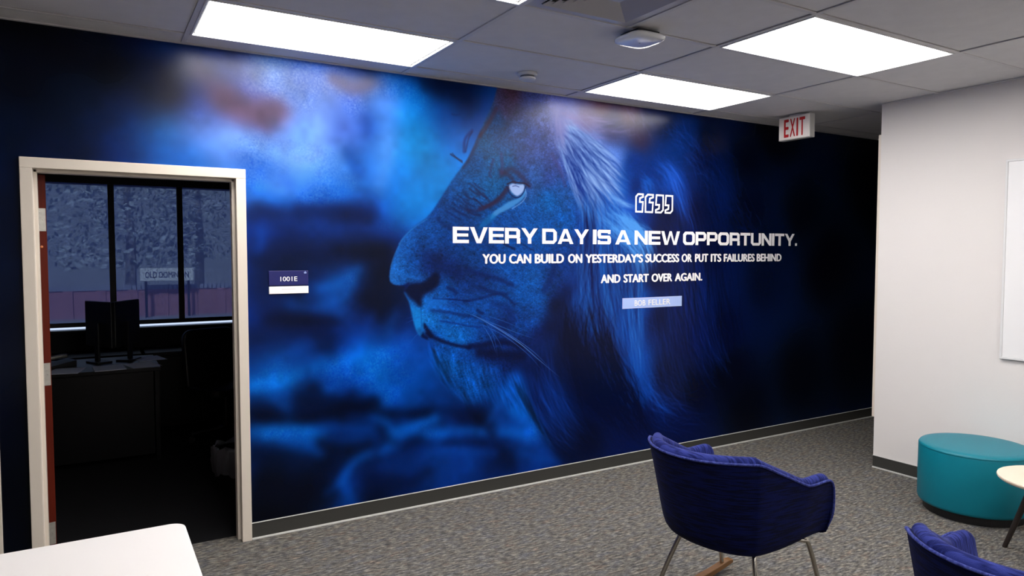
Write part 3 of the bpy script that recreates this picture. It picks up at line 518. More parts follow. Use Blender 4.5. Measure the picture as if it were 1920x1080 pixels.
    # mane: families of long hairs, light over dark
    for guides, n, ln, jit, col, amp, sd in [([[(2.923,2.579),(3.016,2.531),(3.170,2.460),(3.359,2.365),(3.525,2.249)],[(2.914,2.522),(3.064,2.383),(3.220,2.247),(3.387,2.122),(3.543,1.996)],[(2.877,2.462),(2.994,2.301),(3.104,2.136),(3.237,1.966),(3.364,1.772)],[(2.832,2.440),(2.924,2.259),(3.009,2.074),(3.116,1.865),(3.205,1.612)]],900,(.2,.75),.02,(150,190,255),-.5,1),
        ([[(2.923,2.579),(3.016,2.531),(3.170,2.460),(3.359,2.365),(3.525,2.249)],[(2.914,2.522),(3.064,2.383),(3.220,2.247),(3.387,2.122),(3.543,1.996)],[(2.877,2.462),(2.994,2.301),(3.104,2.136),(3.237,1.966),(3.364,1.772)],[(2.832,2.440),(2.924,2.259),(3.009,2.074),(3.116,1.865),(3.205,1.612)]],420,(.15,.5),.02,(15,50,140),-.55,2),
        ([[(2.785,2.714),(2.876,2.649),(3.039,2.628),(3.257,2.623),(3.458,2.670)],[(2.854,2.610),(3.016,2.588),(3.208,2.568),(3.408,2.598),(3.615,2.657)],[(2.877,2.575),(3.040,2.533),(3.209,2.502),(3.460,2.484),(3.696,2.531)]],220,(.15,.5),.03,(130,120,185),-.28,3),
        ([[(2.785,2.714),(2.808,2.587),(2.832,2.440),(2.878,2.256)],[(2.876,2.705),(2.900,2.577),(2.932,2.448),(2.994,2.301)]],240,(.2,.6),.03,(125,130,200),-.28,31),
        ([[(3.381,2.740),(3.433,2.667),(3.485,2.581),(3.512,2.488)],[(3.587,2.782),(3.641,2.688),(3.696,2.592),(3.735,2.482)]],90,(.2,.7),.04,(120,115,175),-.25,4),
        ([[(3.042,2.075),(3.068,1.806),(3.046,1.496),(3.043,1.224),(3.073,0.948)],[(3.163,2.080),(3.189,1.808),(3.216,1.455),(3.269,1.135),(3.373,0.806)],[(3.362,2.010),(3.416,1.692),(3.471,1.369),(3.527,1.041),(3.611,0.621)],[(3.544,1.936),(3.626,1.652),(3.651,1.365),(3.650,1.034),(3.667,0.532)]],1700,(.08,.4),.025,(45,135,240),-.30,5),
        ([[(3.042,2.075),(3.068,1.806),(3.046,1.496),(3.043,1.224),(3.073,0.948)],[(3.163,2.080),(3.189,1.808),(3.216,1.455),(3.269,1.135),(3.373,0.806)],[(3.362,2.010),(3.416,1.692),(3.471,1.369),(3.527,1.041),(3.611,0.621)],[(3.544,1.936),(3.626,1.652),(3.651,1.365),(3.650,1.034),(3.667,0.532)]],800,(.1,.6),.03,(0,18,80),-.35,6),
        ([[(3.164,1.925),(3.364,1.772),(3.547,1.612),(3.631,1.283)],[(3.413,1.992),(3.597,1.856),(3.745,1.727),(3.803,1.444)]],420,(.2,.7),.03,(80,160,250),-.42,7),
        ([[(3.413,2.012),(3.543,1.984),(3.649,1.972)],[(3.212,2.122),(3.413,2.020),(3.623,1.987)]],40,(.4,.9),.01,(110,170,250),-.5,8),
        ([[(3.646,2.224),(3.755,2.209),(3.827,2.151),(3.868,2.008)],[(3.594,2.140),(3.622,2.060),(3.596,1.958),(3.582,1.856)]],160,(.3,.8),.02,(20,90,200),-.4,9),
        ([[(3.737,2.331),(3.865,2.236),(3.963,2.074),(4.070,1.781)],[(3.835,2.379),(4.034,2.245),(4.185,1.954),(4.310,1.654)]],220,(.2,.7),.03,(30,90,210),-.33,10),
        ([[(3.804,2.602),(3.973,2.513),(4.119,2.377),(4.299,2.217)],[(3.943,2.656),(4.176,2.466),(4.359,2.263),(4.551,1.965)]],140,(.1,.4),.05,(15,70,170),-.35,11),
        ([[(3.070,1.457),(3.096,1.183),(3.171,0.902),(3.324,0.567),(3.535,0.255)],[(3.318,1.293),(3.449,0.964),(3.611,0.663),(3.806,0.390),(4.154,0.262)],[(3.658,1.282),(3.716,0.946),(3.803,0.645),(4.034,0.407),(4.461,0.224)]],700,(.1,.4),.06,(10,70,175),-.25,12),
        ([[(2.882,1.307),(2.906,0.998),(2.979,0.681),(3.125,0.429),(3.379,0.152)],[(3.071,1.301),(3.122,0.945),(3.273,0.613),(3.481,0.345),(3.699,0.107)],[(3.318,1.293),(3.424,0.884),(3.612,0.538),(3.752,0.269),(3.981,0.066)]],1600,(.12,.45),.05,(0,6,42),-.45,13),
        ([[(2.791,1.082),(2.837,0.772),(2.980,0.485),(3.226,0.215)],[(2.568,0.796),(2.656,0.522),(2.839,0.268),(3.029,0.123)]],400,(.2,.6),.03,(5,50,140),-.25,14),
        ([[(3.898,1.863),(3.972,1.441),(4.023,1.099),(4.146,0.745),(4.331,0.508)],[(4.186,1.869),(4.314,1.435),(4.444,1.078),(4.577,0.756),(4.777,0.510)]],420,(.15,.5),.05,(10,50,150),-.28,15),
        ([[(3.898,1.863),(3.972,1.441),(4.023,1.099),(4.146,0.745),(4.331,0.508)],[(4.296,2.389),(4.553,1.876),(4.695,1.248),(4.837,0.782),(5.049,0.484)]],420,(.15,.6),.06,(0,3,25),-.4,16),
        ([[(4.174,2.551),(4.359,2.263),(4.488,2.007),(4.684,1.744)],[(4.414,2.570),(4.673,2.236),(4.946,1.839),(5.161,1.515)]],160,(.1,.35),.06,(8,45,140),-.26,17),
        ([[(3.712,1.280),(3.771,0.943),(3.830,0.685),(3.976,0.414)],[(3.962,1.357),(4.025,1.013),(4.118,0.660),(4.272,0.381)]],300,(.1,.5),.03,(0,45,130),-.22,18)]:
        h = family(guides, n, ln, jit, sd)
        a = hairs(h, np.random.default_rng(sd + 50).uniform(0.25, 1.0, len(h)) * abs(amp))
        a = np.clip(0.9 * blur(a, 0.5) + 0.35 * blur(a, 2.2), 0, 1)[..., None]
        L = L * (1 - a) + np.asarray(col, float) * a if amp < 0 else L + a * (np.asarray(col, float) - L) * (0.85)
    img = img * (1 - head[..., None]) + L * head[..., None]
    # stray hairs that cross the outline, whiskers
    W_ = [([(2.171,1.224),(2.354,1.125),(2.546,1.003),(2.701,0.879),(2.893,0.728)],(90,140,225),.75),
        ([(2.252,1.184),(2.438,1.084),(2.656,0.939),(2.814,0.793)],(70,120,215),.6),
        ([(2.231,1.160),(2.417,1.066),(2.611,0.924),(2.746,0.780)],(60,110,205),.5),
        ([(2.111,1.244),(2.313,1.163),(2.524,1.079),(2.700,1.019)],(60,120,215),.5),
        ([(2.252,1.220),(2.438,1.157),(2.655,1.060)],(50,110,205),.35),
        ([(2.251,1.148),(2.313,1.055),(2.362,0.931)],(60,120,215),.5),
        ([(2.280,1.154),(2.375,1.032),(2.417,0.938)],(50,110,205),.4),
        ([(2.313,1.138),(2.354,0.997),(2.367,0.916)],(40,100,200),.4),
        ([(1.825,1.239),(1.751,1.209),(1.689,1.185)],(30,90,190),.4),
        ([(1.843,1.153),(1.768,1.106),(1.710,1.041)],(30,90,190),.4),
        ([(1.843,1.204),(1.751,1.226),(1.686,1.212)],(30,90,190),.3),
        ([(2.355,1.560),(2.439,1.505),(2.545,1.429)],(40,110,205),.4),
        ([(2.293,1.596),(2.397,1.512),(2.481,1.467)],(40,110,205),.3)]
    for pts, c, a in W_:
        ln = spline(pts, 10); A = hairs([ln, ln + [0, PX * 0.5]], [a, a * 0.5])[..., None]; img = img * (1 - A) + np.asarray(c, float) * A
    tuft = family([[(1.842,1.067),(1.864,0.979),(1.923,0.852),(2.011,0.721)],[(1.955,1.007),(2.000,0.881),(2.070,0.733),(2.149,0.581)],[(2.110,0.961),(2.150,0.832),(2.197,0.702),(2.250,0.551)],[(2.271,0.931),(2.304,0.801),(2.354,0.686),(2.396,0.571)],[(2.438,0.844),(2.503,0.727),(2.590,0.568),(2.679,0.405)],[(2.546,0.798),(2.656,0.522),(2.793,0.275),(2.934,0.098)]], 1500, (0.2, 0.6), 0.012, 77)
    A = blur(hairs(tuft, np.random.default_rng(78).uniform(0.1, 0.45, len(tuft))), 0.8)[..., None]
    img = img * (1 - A) + (img * 1.15 + np.array([0, 20, 40])) * A
    tuft = family([[(1.842,1.067),(1.864,0.979),(1.923,0.852),(2.011,0.721)],[(1.955,1.007),(2.000,0.881),(2.070,0.733),(2.149,0.581)],[(2.110,0.961),(2.150,0.832),(2.197,0.702),(2.250,0.551)],[(2.271,0.931),(2.304,0.801),(2.354,0.686),(2.396,0.571)],[(2.438,0.844),(2.503,0.727),(2.590,0.568),(2.679,0.405)],[(2.546,0.798),(2.656,0.522),(2.793,0.275),(2.934,0.098)]], 900, (0.2, 0.6), 0.012, 79)
    A = blur(hairs(tuft, np.random.default_rng(80).uniform(0.1, 0.35, len(tuft))), 0.8)[..., None]
    img = img * (1 - A * 0.6)
    for pts, w, c, a, s in [([(2.439,2.084),(2.460,2.042),(2.494,2.015),(2.537,2.016),(2.571,2.047),(2.588,2.092)],0.0045,(8,30,85),.8,.6),
        ([(2.443,2.099),(2.481,2.115),(2.532,2.114),(2.584,2.110),(2.619,2.093)],0.005,(40,24,50),.85,.7),
        ([(2.485,2.087),(2.511,2.091),(2.536,2.085)],0.003,(40,60,140),.7,.7),
        ([(2.588,2.070),(2.593,2.026),(2.558,1.981),(2.481,1.934)],0.004,(150,190,250),.5,.9),
        ([(2.439,2.077),(2.397,2.025),(2.347,1.980),(2.265,1.934)],0.010,(52,26,55),.55,.9),
        ([(2.019,2.270),(2.061,2.249),(2.099,2.231)],0.006,(20,40,90),.8,.8),
        ([(2.030,2.278),(2.065,2.246),(2.103,2.221)],0.004,(10,30,70),.5,.8),
        ([(2.115,2.294),(2.123,2.375),(2.175,2.438)],0.010,(10,40,110),.7,.9),
        ([(2.175,2.428),(2.147,2.377),(2.127,2.295)],0.006,(10,20,70),.5,.9),
        ([(2.031,2.528),(2.062,2.527),(2.085,2.533)],0.006,(10,40,110),.6,.9),
        ([(1.658,1.689),(1.701,1.742),(1.766,1.797),(1.847,1.846)],0.004,(60,140,225),.4,.9),
        ([(1.603,1.549),(1.625,1.615),(1.665,1.689)],0.004,(60,140,225),.35,.9)]: put(img, pts, w, c, a, s)
    # the tones above are as seen under the room's lamps; tone over wall light gives the print's reflectance, with the painted panel reflections left in
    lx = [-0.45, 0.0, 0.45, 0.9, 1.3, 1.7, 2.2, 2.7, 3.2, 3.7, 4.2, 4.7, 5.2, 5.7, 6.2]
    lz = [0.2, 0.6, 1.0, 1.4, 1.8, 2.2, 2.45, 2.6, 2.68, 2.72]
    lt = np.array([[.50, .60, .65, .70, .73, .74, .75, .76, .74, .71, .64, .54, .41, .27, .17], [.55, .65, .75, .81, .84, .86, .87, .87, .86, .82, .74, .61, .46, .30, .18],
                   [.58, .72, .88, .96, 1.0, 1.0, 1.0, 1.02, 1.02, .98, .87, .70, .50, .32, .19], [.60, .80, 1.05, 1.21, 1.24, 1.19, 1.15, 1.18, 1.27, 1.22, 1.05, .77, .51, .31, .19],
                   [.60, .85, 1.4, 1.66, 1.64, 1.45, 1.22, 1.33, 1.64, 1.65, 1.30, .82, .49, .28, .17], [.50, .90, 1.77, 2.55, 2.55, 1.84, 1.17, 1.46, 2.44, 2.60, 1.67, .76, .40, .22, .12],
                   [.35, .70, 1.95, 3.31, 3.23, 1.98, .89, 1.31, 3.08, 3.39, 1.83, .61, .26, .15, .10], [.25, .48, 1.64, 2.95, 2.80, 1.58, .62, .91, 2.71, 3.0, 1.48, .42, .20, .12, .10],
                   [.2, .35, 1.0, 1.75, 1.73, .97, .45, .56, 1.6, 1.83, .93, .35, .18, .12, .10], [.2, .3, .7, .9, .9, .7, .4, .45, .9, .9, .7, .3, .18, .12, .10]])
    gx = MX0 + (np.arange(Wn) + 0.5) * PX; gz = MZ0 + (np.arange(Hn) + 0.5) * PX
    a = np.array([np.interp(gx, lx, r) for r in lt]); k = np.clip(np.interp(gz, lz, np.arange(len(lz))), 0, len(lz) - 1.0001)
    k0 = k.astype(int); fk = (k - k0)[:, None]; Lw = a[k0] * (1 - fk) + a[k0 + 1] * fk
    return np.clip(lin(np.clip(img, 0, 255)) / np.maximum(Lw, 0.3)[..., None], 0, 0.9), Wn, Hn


# ---------------------------------------------------------------- materials
M = {}
M['paint'] = mat('wall_paint', S(226, 222, 219), 0.75, noise=(1.2, 0.02), bump=(220, 0.0006))
M['navy_paint'] = mat('navy_paint', S(28, 40, 84), 0.6, noise=(1.2, 0.03), bump=(220, 0.0006))
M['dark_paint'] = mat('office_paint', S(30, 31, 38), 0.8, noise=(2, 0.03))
M['frame'] = mat('frame_enamel', S(222, 212, 198), 0.38, noise=(6, 0.03))
M['base'] = mat('rubber_base', S(56, 56, 53), 0.42, noise=(12, 0.08))
M['base_toe'] = mat('base_toe', S(178, 178, 174), 0.35, noise=(20, 0.08))
M['tile'] = mat('ceiling_tile', S(226, 224, 224), 0.95, spec=0.1, noise=(9, 0.07), bump=(260, 0.002))
M['bar'] = mat('grid_bar', S(214, 212, 212), 0.45, noise=(5, 0.02))
M['fixture_white'] = mat('fixture_white', S(235, 235, 235), 0.5, noise=(5, 0.02))
M['void'] = mat('void_black', (0.01, 0.01, 0.011), 0.9, noise=(5, 0.1))
M['panel'] = emit('panel_glow', (1.0, 0.957, 0.93), PANEL)
M['white_plastic'] = mat('white_plastic', S(225, 225, 225), 0.3, noise=(8, 0.02))
M['grey_plastic'] = mat('grey_plastic', S(110, 112, 116), 0.35, noise=(8, 0.03))
M['vinyl'] = mat('white_vinyl', S(245, 243, 245), 0.5, noise=(4, 0.01))
M['chrome'] = mat('brushed_nickel', S(190, 184, 172), 0.22, metal=1.0, noise=(30, 0.06))
M['steel'] = mat('dull_steel', S(170, 168, 160), 0.4, metal=0.7, noise=(60, 0.25))
M['walnut'] = mat('runner_wood', S(116, 80, 44), 0.4, noise=(14, 0.2))
M['black'] = mat('black_plastic', S(14, 14, 17), 0.45, noise=(8, 0.1))
M['table_white'] = mat('table_laminate', S(232, 229, 227), 0.4, noise=(3, 0.012))
M['edge'] = mat('table_edge', S(205, 200, 194), 0.5, noise=(9, 0.03))
M['teal'] = mat('teal_vinyl', S(0, 118, 136), 0.42, spec=0.35, noise=(16, 0.05), bump=(320, 0.0006))
M['leg_wood'] = mat('dark_leg', S(38, 30, 26), 0.5, noise=(20, 0.2))
M['paper'] = mat('paper', S(190, 195, 210), 0.8, noise=(4, 0.02))
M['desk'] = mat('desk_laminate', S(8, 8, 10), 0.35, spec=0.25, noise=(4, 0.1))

def door_wood():
    m = mat('door_wood', S(150, 58, 28), 0.55, spec=0.15); nt = m.node_tree; b = nt.nodes['Principled BSDF']
    tc = nt.nodes.new('ShaderNodeTexCoord'); mp = nt.nodes.new('ShaderNodeMapping'); mp.inputs['Scale'].default_value = (18, 18, 1.2)
    n = nt.nodes.new('ShaderNodeTexNoise'); n.inputs['Scale'].default_value = 3; n.inputs['Detail'].default_value = 5
    r = nt.nodes.new('ShaderNodeValToRGB'); r.color_ramp.elements[0].color = (*S(62, 12, 1), 1); r.color_ramp.elements[1].color = (*S(92, 24, 5), 1)
    nt.links.new(tc.outputs['Object'], mp.inputs[0]); nt.links.new(mp.outputs[0], n.inputs['Vector']); nt.links.new(n.outputs['Fac'], r.inputs[0]); nt.links.new(r.outputs[0], b.inputs['Base Color'])
    return m
M['door'] = door_wood()

def carpet():
    m = bpy.data.materials.new('heather_carpet'); m.use_nodes = True; nt = m.node_tree; b = nt.nodes['Principled BSDF']
    b.inputs['Roughness'].default_value = 0.95; b.inputs['Specular IOR Level'].default_value = 0.15
    tc = nt.nodes.new('ShaderNodeTexCoord'); L = nt.links.new
    def nz(sc, st, det, rot=0.0):
        mp = nt.nodes.new('ShaderNodeMapping'); mp.inputs['Scale'].default_value = st; mp.inputs['Rotation'].default_value = (0, 0, rot)
        n = nt.nodes.new('ShaderNodeTexNoise'); n.inputs['Scale'].default_value = sc; n.inputs['Detail'].default_value = det; n.inputs['Roughness'].default_value = 0.65
        L(tc.outputs['Object'], mp.inputs[0]); L(mp.outputs[0], n.inputs['Vector']); return n.outputs['Fac']
    def ramp(f, st):
        r = nt.nodes.new('ShaderNodeValToRGB'); r.color_ramp.elements[0].position = st[0][0]; r.color_ramp.elements[0].color = (*S(*st[0][1]), 1)
        r.color_ramp.elements[1].position = st[-1][0]; r.color_ramp.elements[1].color = (*S(*st[-1][1]), 1)
        for p, c in st[1:-1]: e = r.color_ramp.elements.new(p); e.color = (*S(*c), 1)
        L(f, r.inputs[0]); return r.outputs[0]
    def mix(f, a, c, t='MIX', k=1.0):
        x = nt.nodes.new('ShaderNodeMix'); x.data_type = 'RGBA'; x.blend_type = t; x.inputs[0].default_value = k
        if f is not None: L(f, x.inputs[0])
        L(a, x.inputs[6]); L(c, x.inputs[7]); return x.outputs[2]
    streak = nz(24, (1.0, 3.0, 1), 5)
    a = ramp(streak, [(0.34, (84, 84, 85)), (0.47, (124, 122, 119)), (0.55, (152, 149, 143)), (0.68, (200, 195, 184))])
    hue = ramp(nz(9, (1, 2.2, 1), 3, 0.1), [(0.32, (120, 128, 150)), (0.45, (128, 128, 128)), (0.58, (134, 129, 116)), (0.68, (160, 126, 108)), (0.76, (120, 130, 100))])
    x = mix(None, a, hue, 'OVERLAY', 0.55)
    yarn = ramp(nz(210, (1, 1.6, 1), 2), [(0.3, (150, 150, 150)), (0.7, (255, 255, 255))])
    x = mix(None, x, yarn, 'MULTIPLY', 0.8)
    L(x, b.inputs['Base Color'])
    bp = nt.nodes.new('ShaderNodeBump'); bp.inputs['Distance'].default_value = 0.004; bp.inputs['Strength'].default_value = 0.7
    L(nz(150, (1, 1.5, 1), 3), bp.inputs['Height']); L(bp.outputs[0], b.inputs['Normal'])
    return m
M['carpet'] = carpet()

def fabric(name, c0, c1, st=(5, 5, 60), sheen=0.3):
    """woven cloth with short horizontal darker dashes"""
    m = bpy.data.materials.new(name); m.use_nodes = True; nt = m.node_tree; b = nt.nodes['Principled BSDF']; L = nt.links.new
    b.inputs['Roughness'].default_value = 0.8; b.inputs['Specular IOR Level'].default_value = 0.12; b.inputs['Sheen Weight'].default_value = sheen; b.inputs['Sheen Roughness'].default_value = 0.3
    b.inputs['Sheen Tint'].default_value = (0.6, 0.65, 1, 1)
    tc = nt.nodes.new('ShaderNodeTexCoord'); mp = nt.nodes.new('ShaderNodeMapping'); mp.inputs['Scale'].default_value = st
    n = nt.nodes.new('ShaderNodeTexNoise'); n.inputs['Scale'].default_value = 2.4; n.inputs['Detail'].default_value = 2
    r = nt.nodes.new('ShaderNodeValToRGB'); r.color_ramp.elements[0].position = 0.42; r.color_ramp.elements[0].color = (*c0, 1)
    r.color_ramp.elements[1].position = 0.58; r.color_ramp.elements[1].color = (*c1, 1)
    L(tc.outputs['Object'], mp.inputs[0]); L(mp.outputs[0], n.inputs['Vector']); L(n.outputs['Fac'], r.inputs[0]); L(r.outputs[0], b.inputs['Base Color'])
    w = nt.nodes.new('ShaderNodeTexNoise'); w.inputs['Scale'].default_value = 420; bp = nt.nodes.new('ShaderNodeBump'); bp.inputs['Distance'].default_value = 0.001
    L(tc.outputs['Object'], w.inputs['Vector']); L(w.outputs['Fac'], bp.inputs['Height']); L(bp.outputs[0], b.inputs['Normal'])
    return m
M['fab_out'] = fabric('navy_weave', S(3, 6, 36), S(6, 15, 66), sheen=0.02)
M['fab_in'] = fabric('navy_weave_lit', S(20, 28, 86), S(46, 56, 128), (60, 6, 6), 0.12)  # same navy cloth in a lighter copy, light on the inside put into colour
M['piping'] = fabric('piping_weave_lit', S(40, 48, 112), S(64, 74, 144), (40, 40, 40), 0.12)  # light catching the top rim is put into this paler colour

def shade_cloth():
    m = bpy.data.materials.new('shade_cloth'); m.use_nodes = True; nt = m.node_tree; nt.nodes.clear(); L = nt.links.new
    o = nt.nodes.new('ShaderNodeOutputMaterial'); t = nt.nodes.new('ShaderNodeBsdfTransparent'); d = nt.nodes.new('ShaderNodeBsdfDiffuse')
    tc = nt.nodes.new('ShaderNodeTexCoord'); n = nt.nodes.new('ShaderNodeTexNoise'); n.inputs['Scale'].default_value = 2.0
    r = nt.nodes.new('ShaderNodeMapRange'); r.inputs[3].default_value = 0.25; r.inputs[4].default_value = 0.29
    t.inputs[0].default_value = (0.85, 0.92, 1.0, 1); d.inputs[0].default_value = (*S(30, 31, 40), 1)
    tl = nt.nodes.new('ShaderNodeBsdfTranslucent'); tl.inputs[0].default_value = (*S(70, 78, 122), 1); ad = nt.nodes.new('ShaderNodeAddShader'); L(d.outputs[0], ad.inputs[0]); L(tl.outputs[0], ad.inputs[1])
    mx = nt.nodes.new('ShaderNodeMixShader'); L(tc.outputs['Object'], n.inputs['Vector']); L(n.outputs['Fac'], r.inputs[0]); L(r.outputs[0], mx.inputs[0])
    L(ad.outputs[0], mx.inputs[1]); L(t.outputs[0], mx.inputs[2]); L(mx.outputs[0], o.inputs[0]); return m
M['shade'] = shade_cloth()
def glass():
    m = mat('window_glass', (1, 1, 1), 0.02); nt = m.node_tree; b = nt.nodes['Principled BSDF']
    nt.nodes.remove(b); o = nt.nodes['Material Output']; t = nt.nodes.new('ShaderNodeBsdfTransparent'); t.inputs[0].default_value = (0.9, 0.95, 0.97, 1)
    g = nt.nodes.new('ShaderNodeBsdfGlossy'); g.inputs['Roughness'].default_value = 0.03; f = nt.nodes.new('ShaderNodeFresnel')
    mx = nt.nodes.new('ShaderNodeMixShader'); nt.links.new(f.outputs[0], mx.inputs[0]); nt.links.new(t.outputs[0], mx.inputs[1]); nt.links.new(g.outputs[0], mx.inputs[2]); nt.links.new(mx.outputs[0], o.inputs[0])
    return m
M['glass'] = glass()

def mural_mat():
    a, Wn, Hn = paint_mural()
    img = bpy.data.images.new('mural_print', Wn, Hn, float_buffer=True); img.colorspace_settings.name = 'Linear Rec.709'
    px = np.ones((Hn, Wn, 4), np.float32); px[..., :3] = a * MURAL_GAIN
    img.pixels.foreach_set(px.ravel()); img.update(); img.pack()
    m = bpy.data.materials.new('mural_vinyl'); m.use_nodes = True; nt = m.node_tree; b = nt.nodes['Principled BSDF']; L = nt.links.new
    ti = nt.nodes.new('ShaderNodeTexImage'); ti.image = img; ti.extension = 'EXTEND'; ti.interpolation = 'Linear'
    tc = nt.nodes.new('ShaderNodeTexCoord'); sp = nt.nodes.new('ShaderNodeSeparateXYZ'); cb = nt.nodes.new('ShaderNodeCombineXYZ')
    def rng(o, lo, hi):
        r = nt.nodes.new('ShaderNodeMapRange'); r.inputs[1].default_value = lo; r.inputs[2].default_value = hi; r.clamp = False; L(o, r.inputs[0]); return r.outputs[0]
    L(tc.outputs['Object'], sp.inputs[0]); L(rng(sp.outputs[0], MX0, MX1), cb.inputs[0]); L(rng(sp.outputs[2], MZ0, MZ1), cb.inputs[1])
    L(cb.outputs[0], ti.inputs['Vector']); L(ti.outputs[0], b.inputs['Base Color'])
    b.inputs['Roughness'].default_value = 0.25; b.inputs['Specular IOR Level'].default_value = 0.17
    n = nt.nodes.new('ShaderNodeTexNoise'); n.inputs['Scale'].default_value = 260; bp = nt.nodes.new('ShaderNodeBump'); bp.inputs['Distance'].default_value = 0.0006; bp.inputs['Strength'].default_value = 0.5
    L(tc.outputs['Object'], n.inputs['Vector']); L(n.outputs['Fac'], bp.inputs['Height']); L(bp.outputs[0], b.inputs['Normal'])
    return m
MURAL_GAIN = 1.0
M['mural'] = mural_mat()

# ---------------------------------------------------------------- room shell
XL, XR, YB = -3.4, 5.10, -7.2          # left wall, right wall, back wall
XC = 8.6                                # end of the side corridor
OX0, OX1, OY1 = -2.2, 3.2, 3.50        # office behind the mural wall
WT = 0.14                               # mural wall thickness
fl = struct(obj('floor', B(XL - 0.1, XC, YB - 0.1, 0.10, -0.06, 0.0), M['carpet']))
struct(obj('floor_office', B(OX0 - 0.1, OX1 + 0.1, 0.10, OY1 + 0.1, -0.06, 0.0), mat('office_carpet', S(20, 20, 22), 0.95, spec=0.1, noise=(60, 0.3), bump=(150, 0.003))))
# mural wall, with the door opening
DX0, DX1, DZ = -0.233, 0.697, 2.045     # clear opening of the frame
bm = bmesh.new()
def wall_with_hole(bm, x0, x1, hx0, hx1, hz, y0, y1, z1):
    box(bm, x0, hx0, y0, y1, 0, z1); box(bm, hx1, x1, y0, y1, 0, z1); box(bm, hx0, hx1, y0, y1, hz, z1)
wall_with_hole(bm, -1.41, XC, DX0 - 0.03, DX1 + 0.03, DZ + 0.03, 0, WT, CEIL + 0.1)
wall = struct(obj('wall_back', bm, M['mural']))
bm = B(XL - 0.1, -1.41, 0, WT, 0, CEIL + 0.1); struct(obj('wall_back', bm, M['navy_paint']))
struct(obj('wall_left', B(XL - 0.1, XL, YB, 0, 0, CEIL + 0.1), M['navy_paint']))
struct(obj('wall_front', B(XL - 0.1, XR + 0.1, YB - 0.1, YB, 0, CEIL + 0.1), M['paint']))
wr = struct(obj('wall_right', B(XR, XR + 0.16, YB, -1.0, 0, CEIL + 0.1), M['paint']))
struct(obj('wall_corridor', B(XR + 0.16, XC, -1.12, -1.0, 0, CEIL + 0.1), M['paint']))
struct(obj('wall_end', B(XC, XC + 0.1, -1.12, WT, 0, CEIL + 0.1), M['dark_paint']))
# pale board edge standing just proud of the corner, seen edge-on from the room
tr = struct(obj('trim_1', B(XR + 0.012, XR + 0.5, -1.0, -0.972, 0.385, 2.52), M['frame'], bevel=0.003))

# rubber base: dark band with a thin pale toe and a thin top lip
def base_run(name, p0, p1, nrm):
    d = Vector((p1[0] - p0[0], p1[1] - p0[1], 0)); n = Vector((nrm[0], nrm[1], 0))
    def strip(t, z0, z1):
        bm = bmesh.new(); a = Vector((p0[0], p0[1], 0)); b = a + d
        v = [bm.verts.new(q) for q in (a + Vector((0, 0, z0)), b + Vector((0, 0, z0)), b + n * t + Vector((0, 0, z0)), a + n * t + Vector((0, 0, z0)),
                                       a + Vector((0, 0, z1)), b + Vector((0, 0, z1)), b + n * t * 0.75 + Vector((0, 0, z1)), a + n * t * 0.75 + Vector((0, 0, z1)))]
        for f in ((3, 2, 1, 0), (4, 5, 6, 7), (0, 1, 5, 4), (2, 3, 7, 6), (1, 2, 6, 5), (0, 4, 7, 3)): bm.faces.new([v[i] for i in f])
        return bm
    o = struct(obj(name, strip(0.007, 0.0, 0.092), M['base'], bevel=0.002))
    obj('toe', strip(0.018, 0.0, 0.010), M['base_toe'], o, bevel=0.003)
    obj('top_lip', strip(0.0085, 0.0925, 0.0955), M['base_toe'], o)
    return o
base_run('baseboard_back', (0.75, 0), (XC, 0), (0, -1))
base_run('baseboard_back', (-0.398, 0), (-0.288, 0), (0, -1))
base_run('baseboard_right', (XR, -1.0), (XR, YB), (-1, 0))
base_run('baseboard_left', (XL, 0), (XL, YB), (1, 0))

# ceiling: backing slab, lay-in tiles, exposed grid bars
ceil = struct(obj('ceiling', B(XL - 0.1, XC, YB - 0.1, 0.0, CEIL + 0.05, CEIL + 0.1), M['void']))
GX = [XL] + [0.447 + 1.238 * k for k in range(-3, 7)] + [XC]
GX = [g for g in GX if g >= XL]
GY = [0.0] + [-0.185 - 0.611 * k for k in range(12)]
GY = [g for g in GY if g > YB] + [YB]
LIGHTS = {}                              # (column, row) -> label
def col(x): return max(i for i in range(len(GX)) if GX[i] <= x)
def row(y): return max(i for i in range(len(GY)) if GY[i] >= y)
LIGHTS[(col(1.0), row(-0.5))] = 'wide lit ceiling panel above the left of the mural, nearest the door'
LIGHTS[(col(3.5), row(-0.5))] = 'smaller looking lit ceiling panel against the mural wall, left of the exit sign'
LIGHTS[(col(3.5), row(-1.7))] = 'lit ceiling panel at upper right, one tile nearer than the one by the exit sign'
LIGHTS[(col(1.0), row(-1.7))] = 'lit ceiling panel cut by the top edge of the picture, left of the air diffuser'
for (x, y, l) in ((1.0, -3.6, 'lit ceiling panel over the left seating area, beyond the frame'), (3.5, -3.6, 'lit ceiling panel over the chairs, beyond the frame'),
                  (1.0, -6.0, 'rearmost lit ceiling panel on the left'), (3.5, -6.0, 'rearmost lit ceiling panel on the right')):
    LIGHTS[(col(x), row(y))] = l
VENT = (1.69, 2.305, -2.018, -1.407)
T = 0.012
tile_cache = {}
def tile(x0, x1, y0, y1):
    w, d = round(x1 - x0, 3), round(y0 - y1, 3)
    k = (w, d)
    if k not in tile_cache: 
        o = obj('ceiling_tile', B(T - w / 2, w / 2 - T, T - d / 2, d / 2 - T, 0, 0.018), M['tile'], ceil); tile_cache[k] = o.data
    else:
        o = bpy.data.objects.new('ceiling_tile', tile_cache[k]); C.objects.link(o); o.parent = ceil
    o.location = ((x0 + x1) / 2, (y0 + y1) / 2, CEIL + 0.004 + random.Random(hash(k) + int(x0 * 100) - int(y0 * 77)).uniform(0, 0.002))
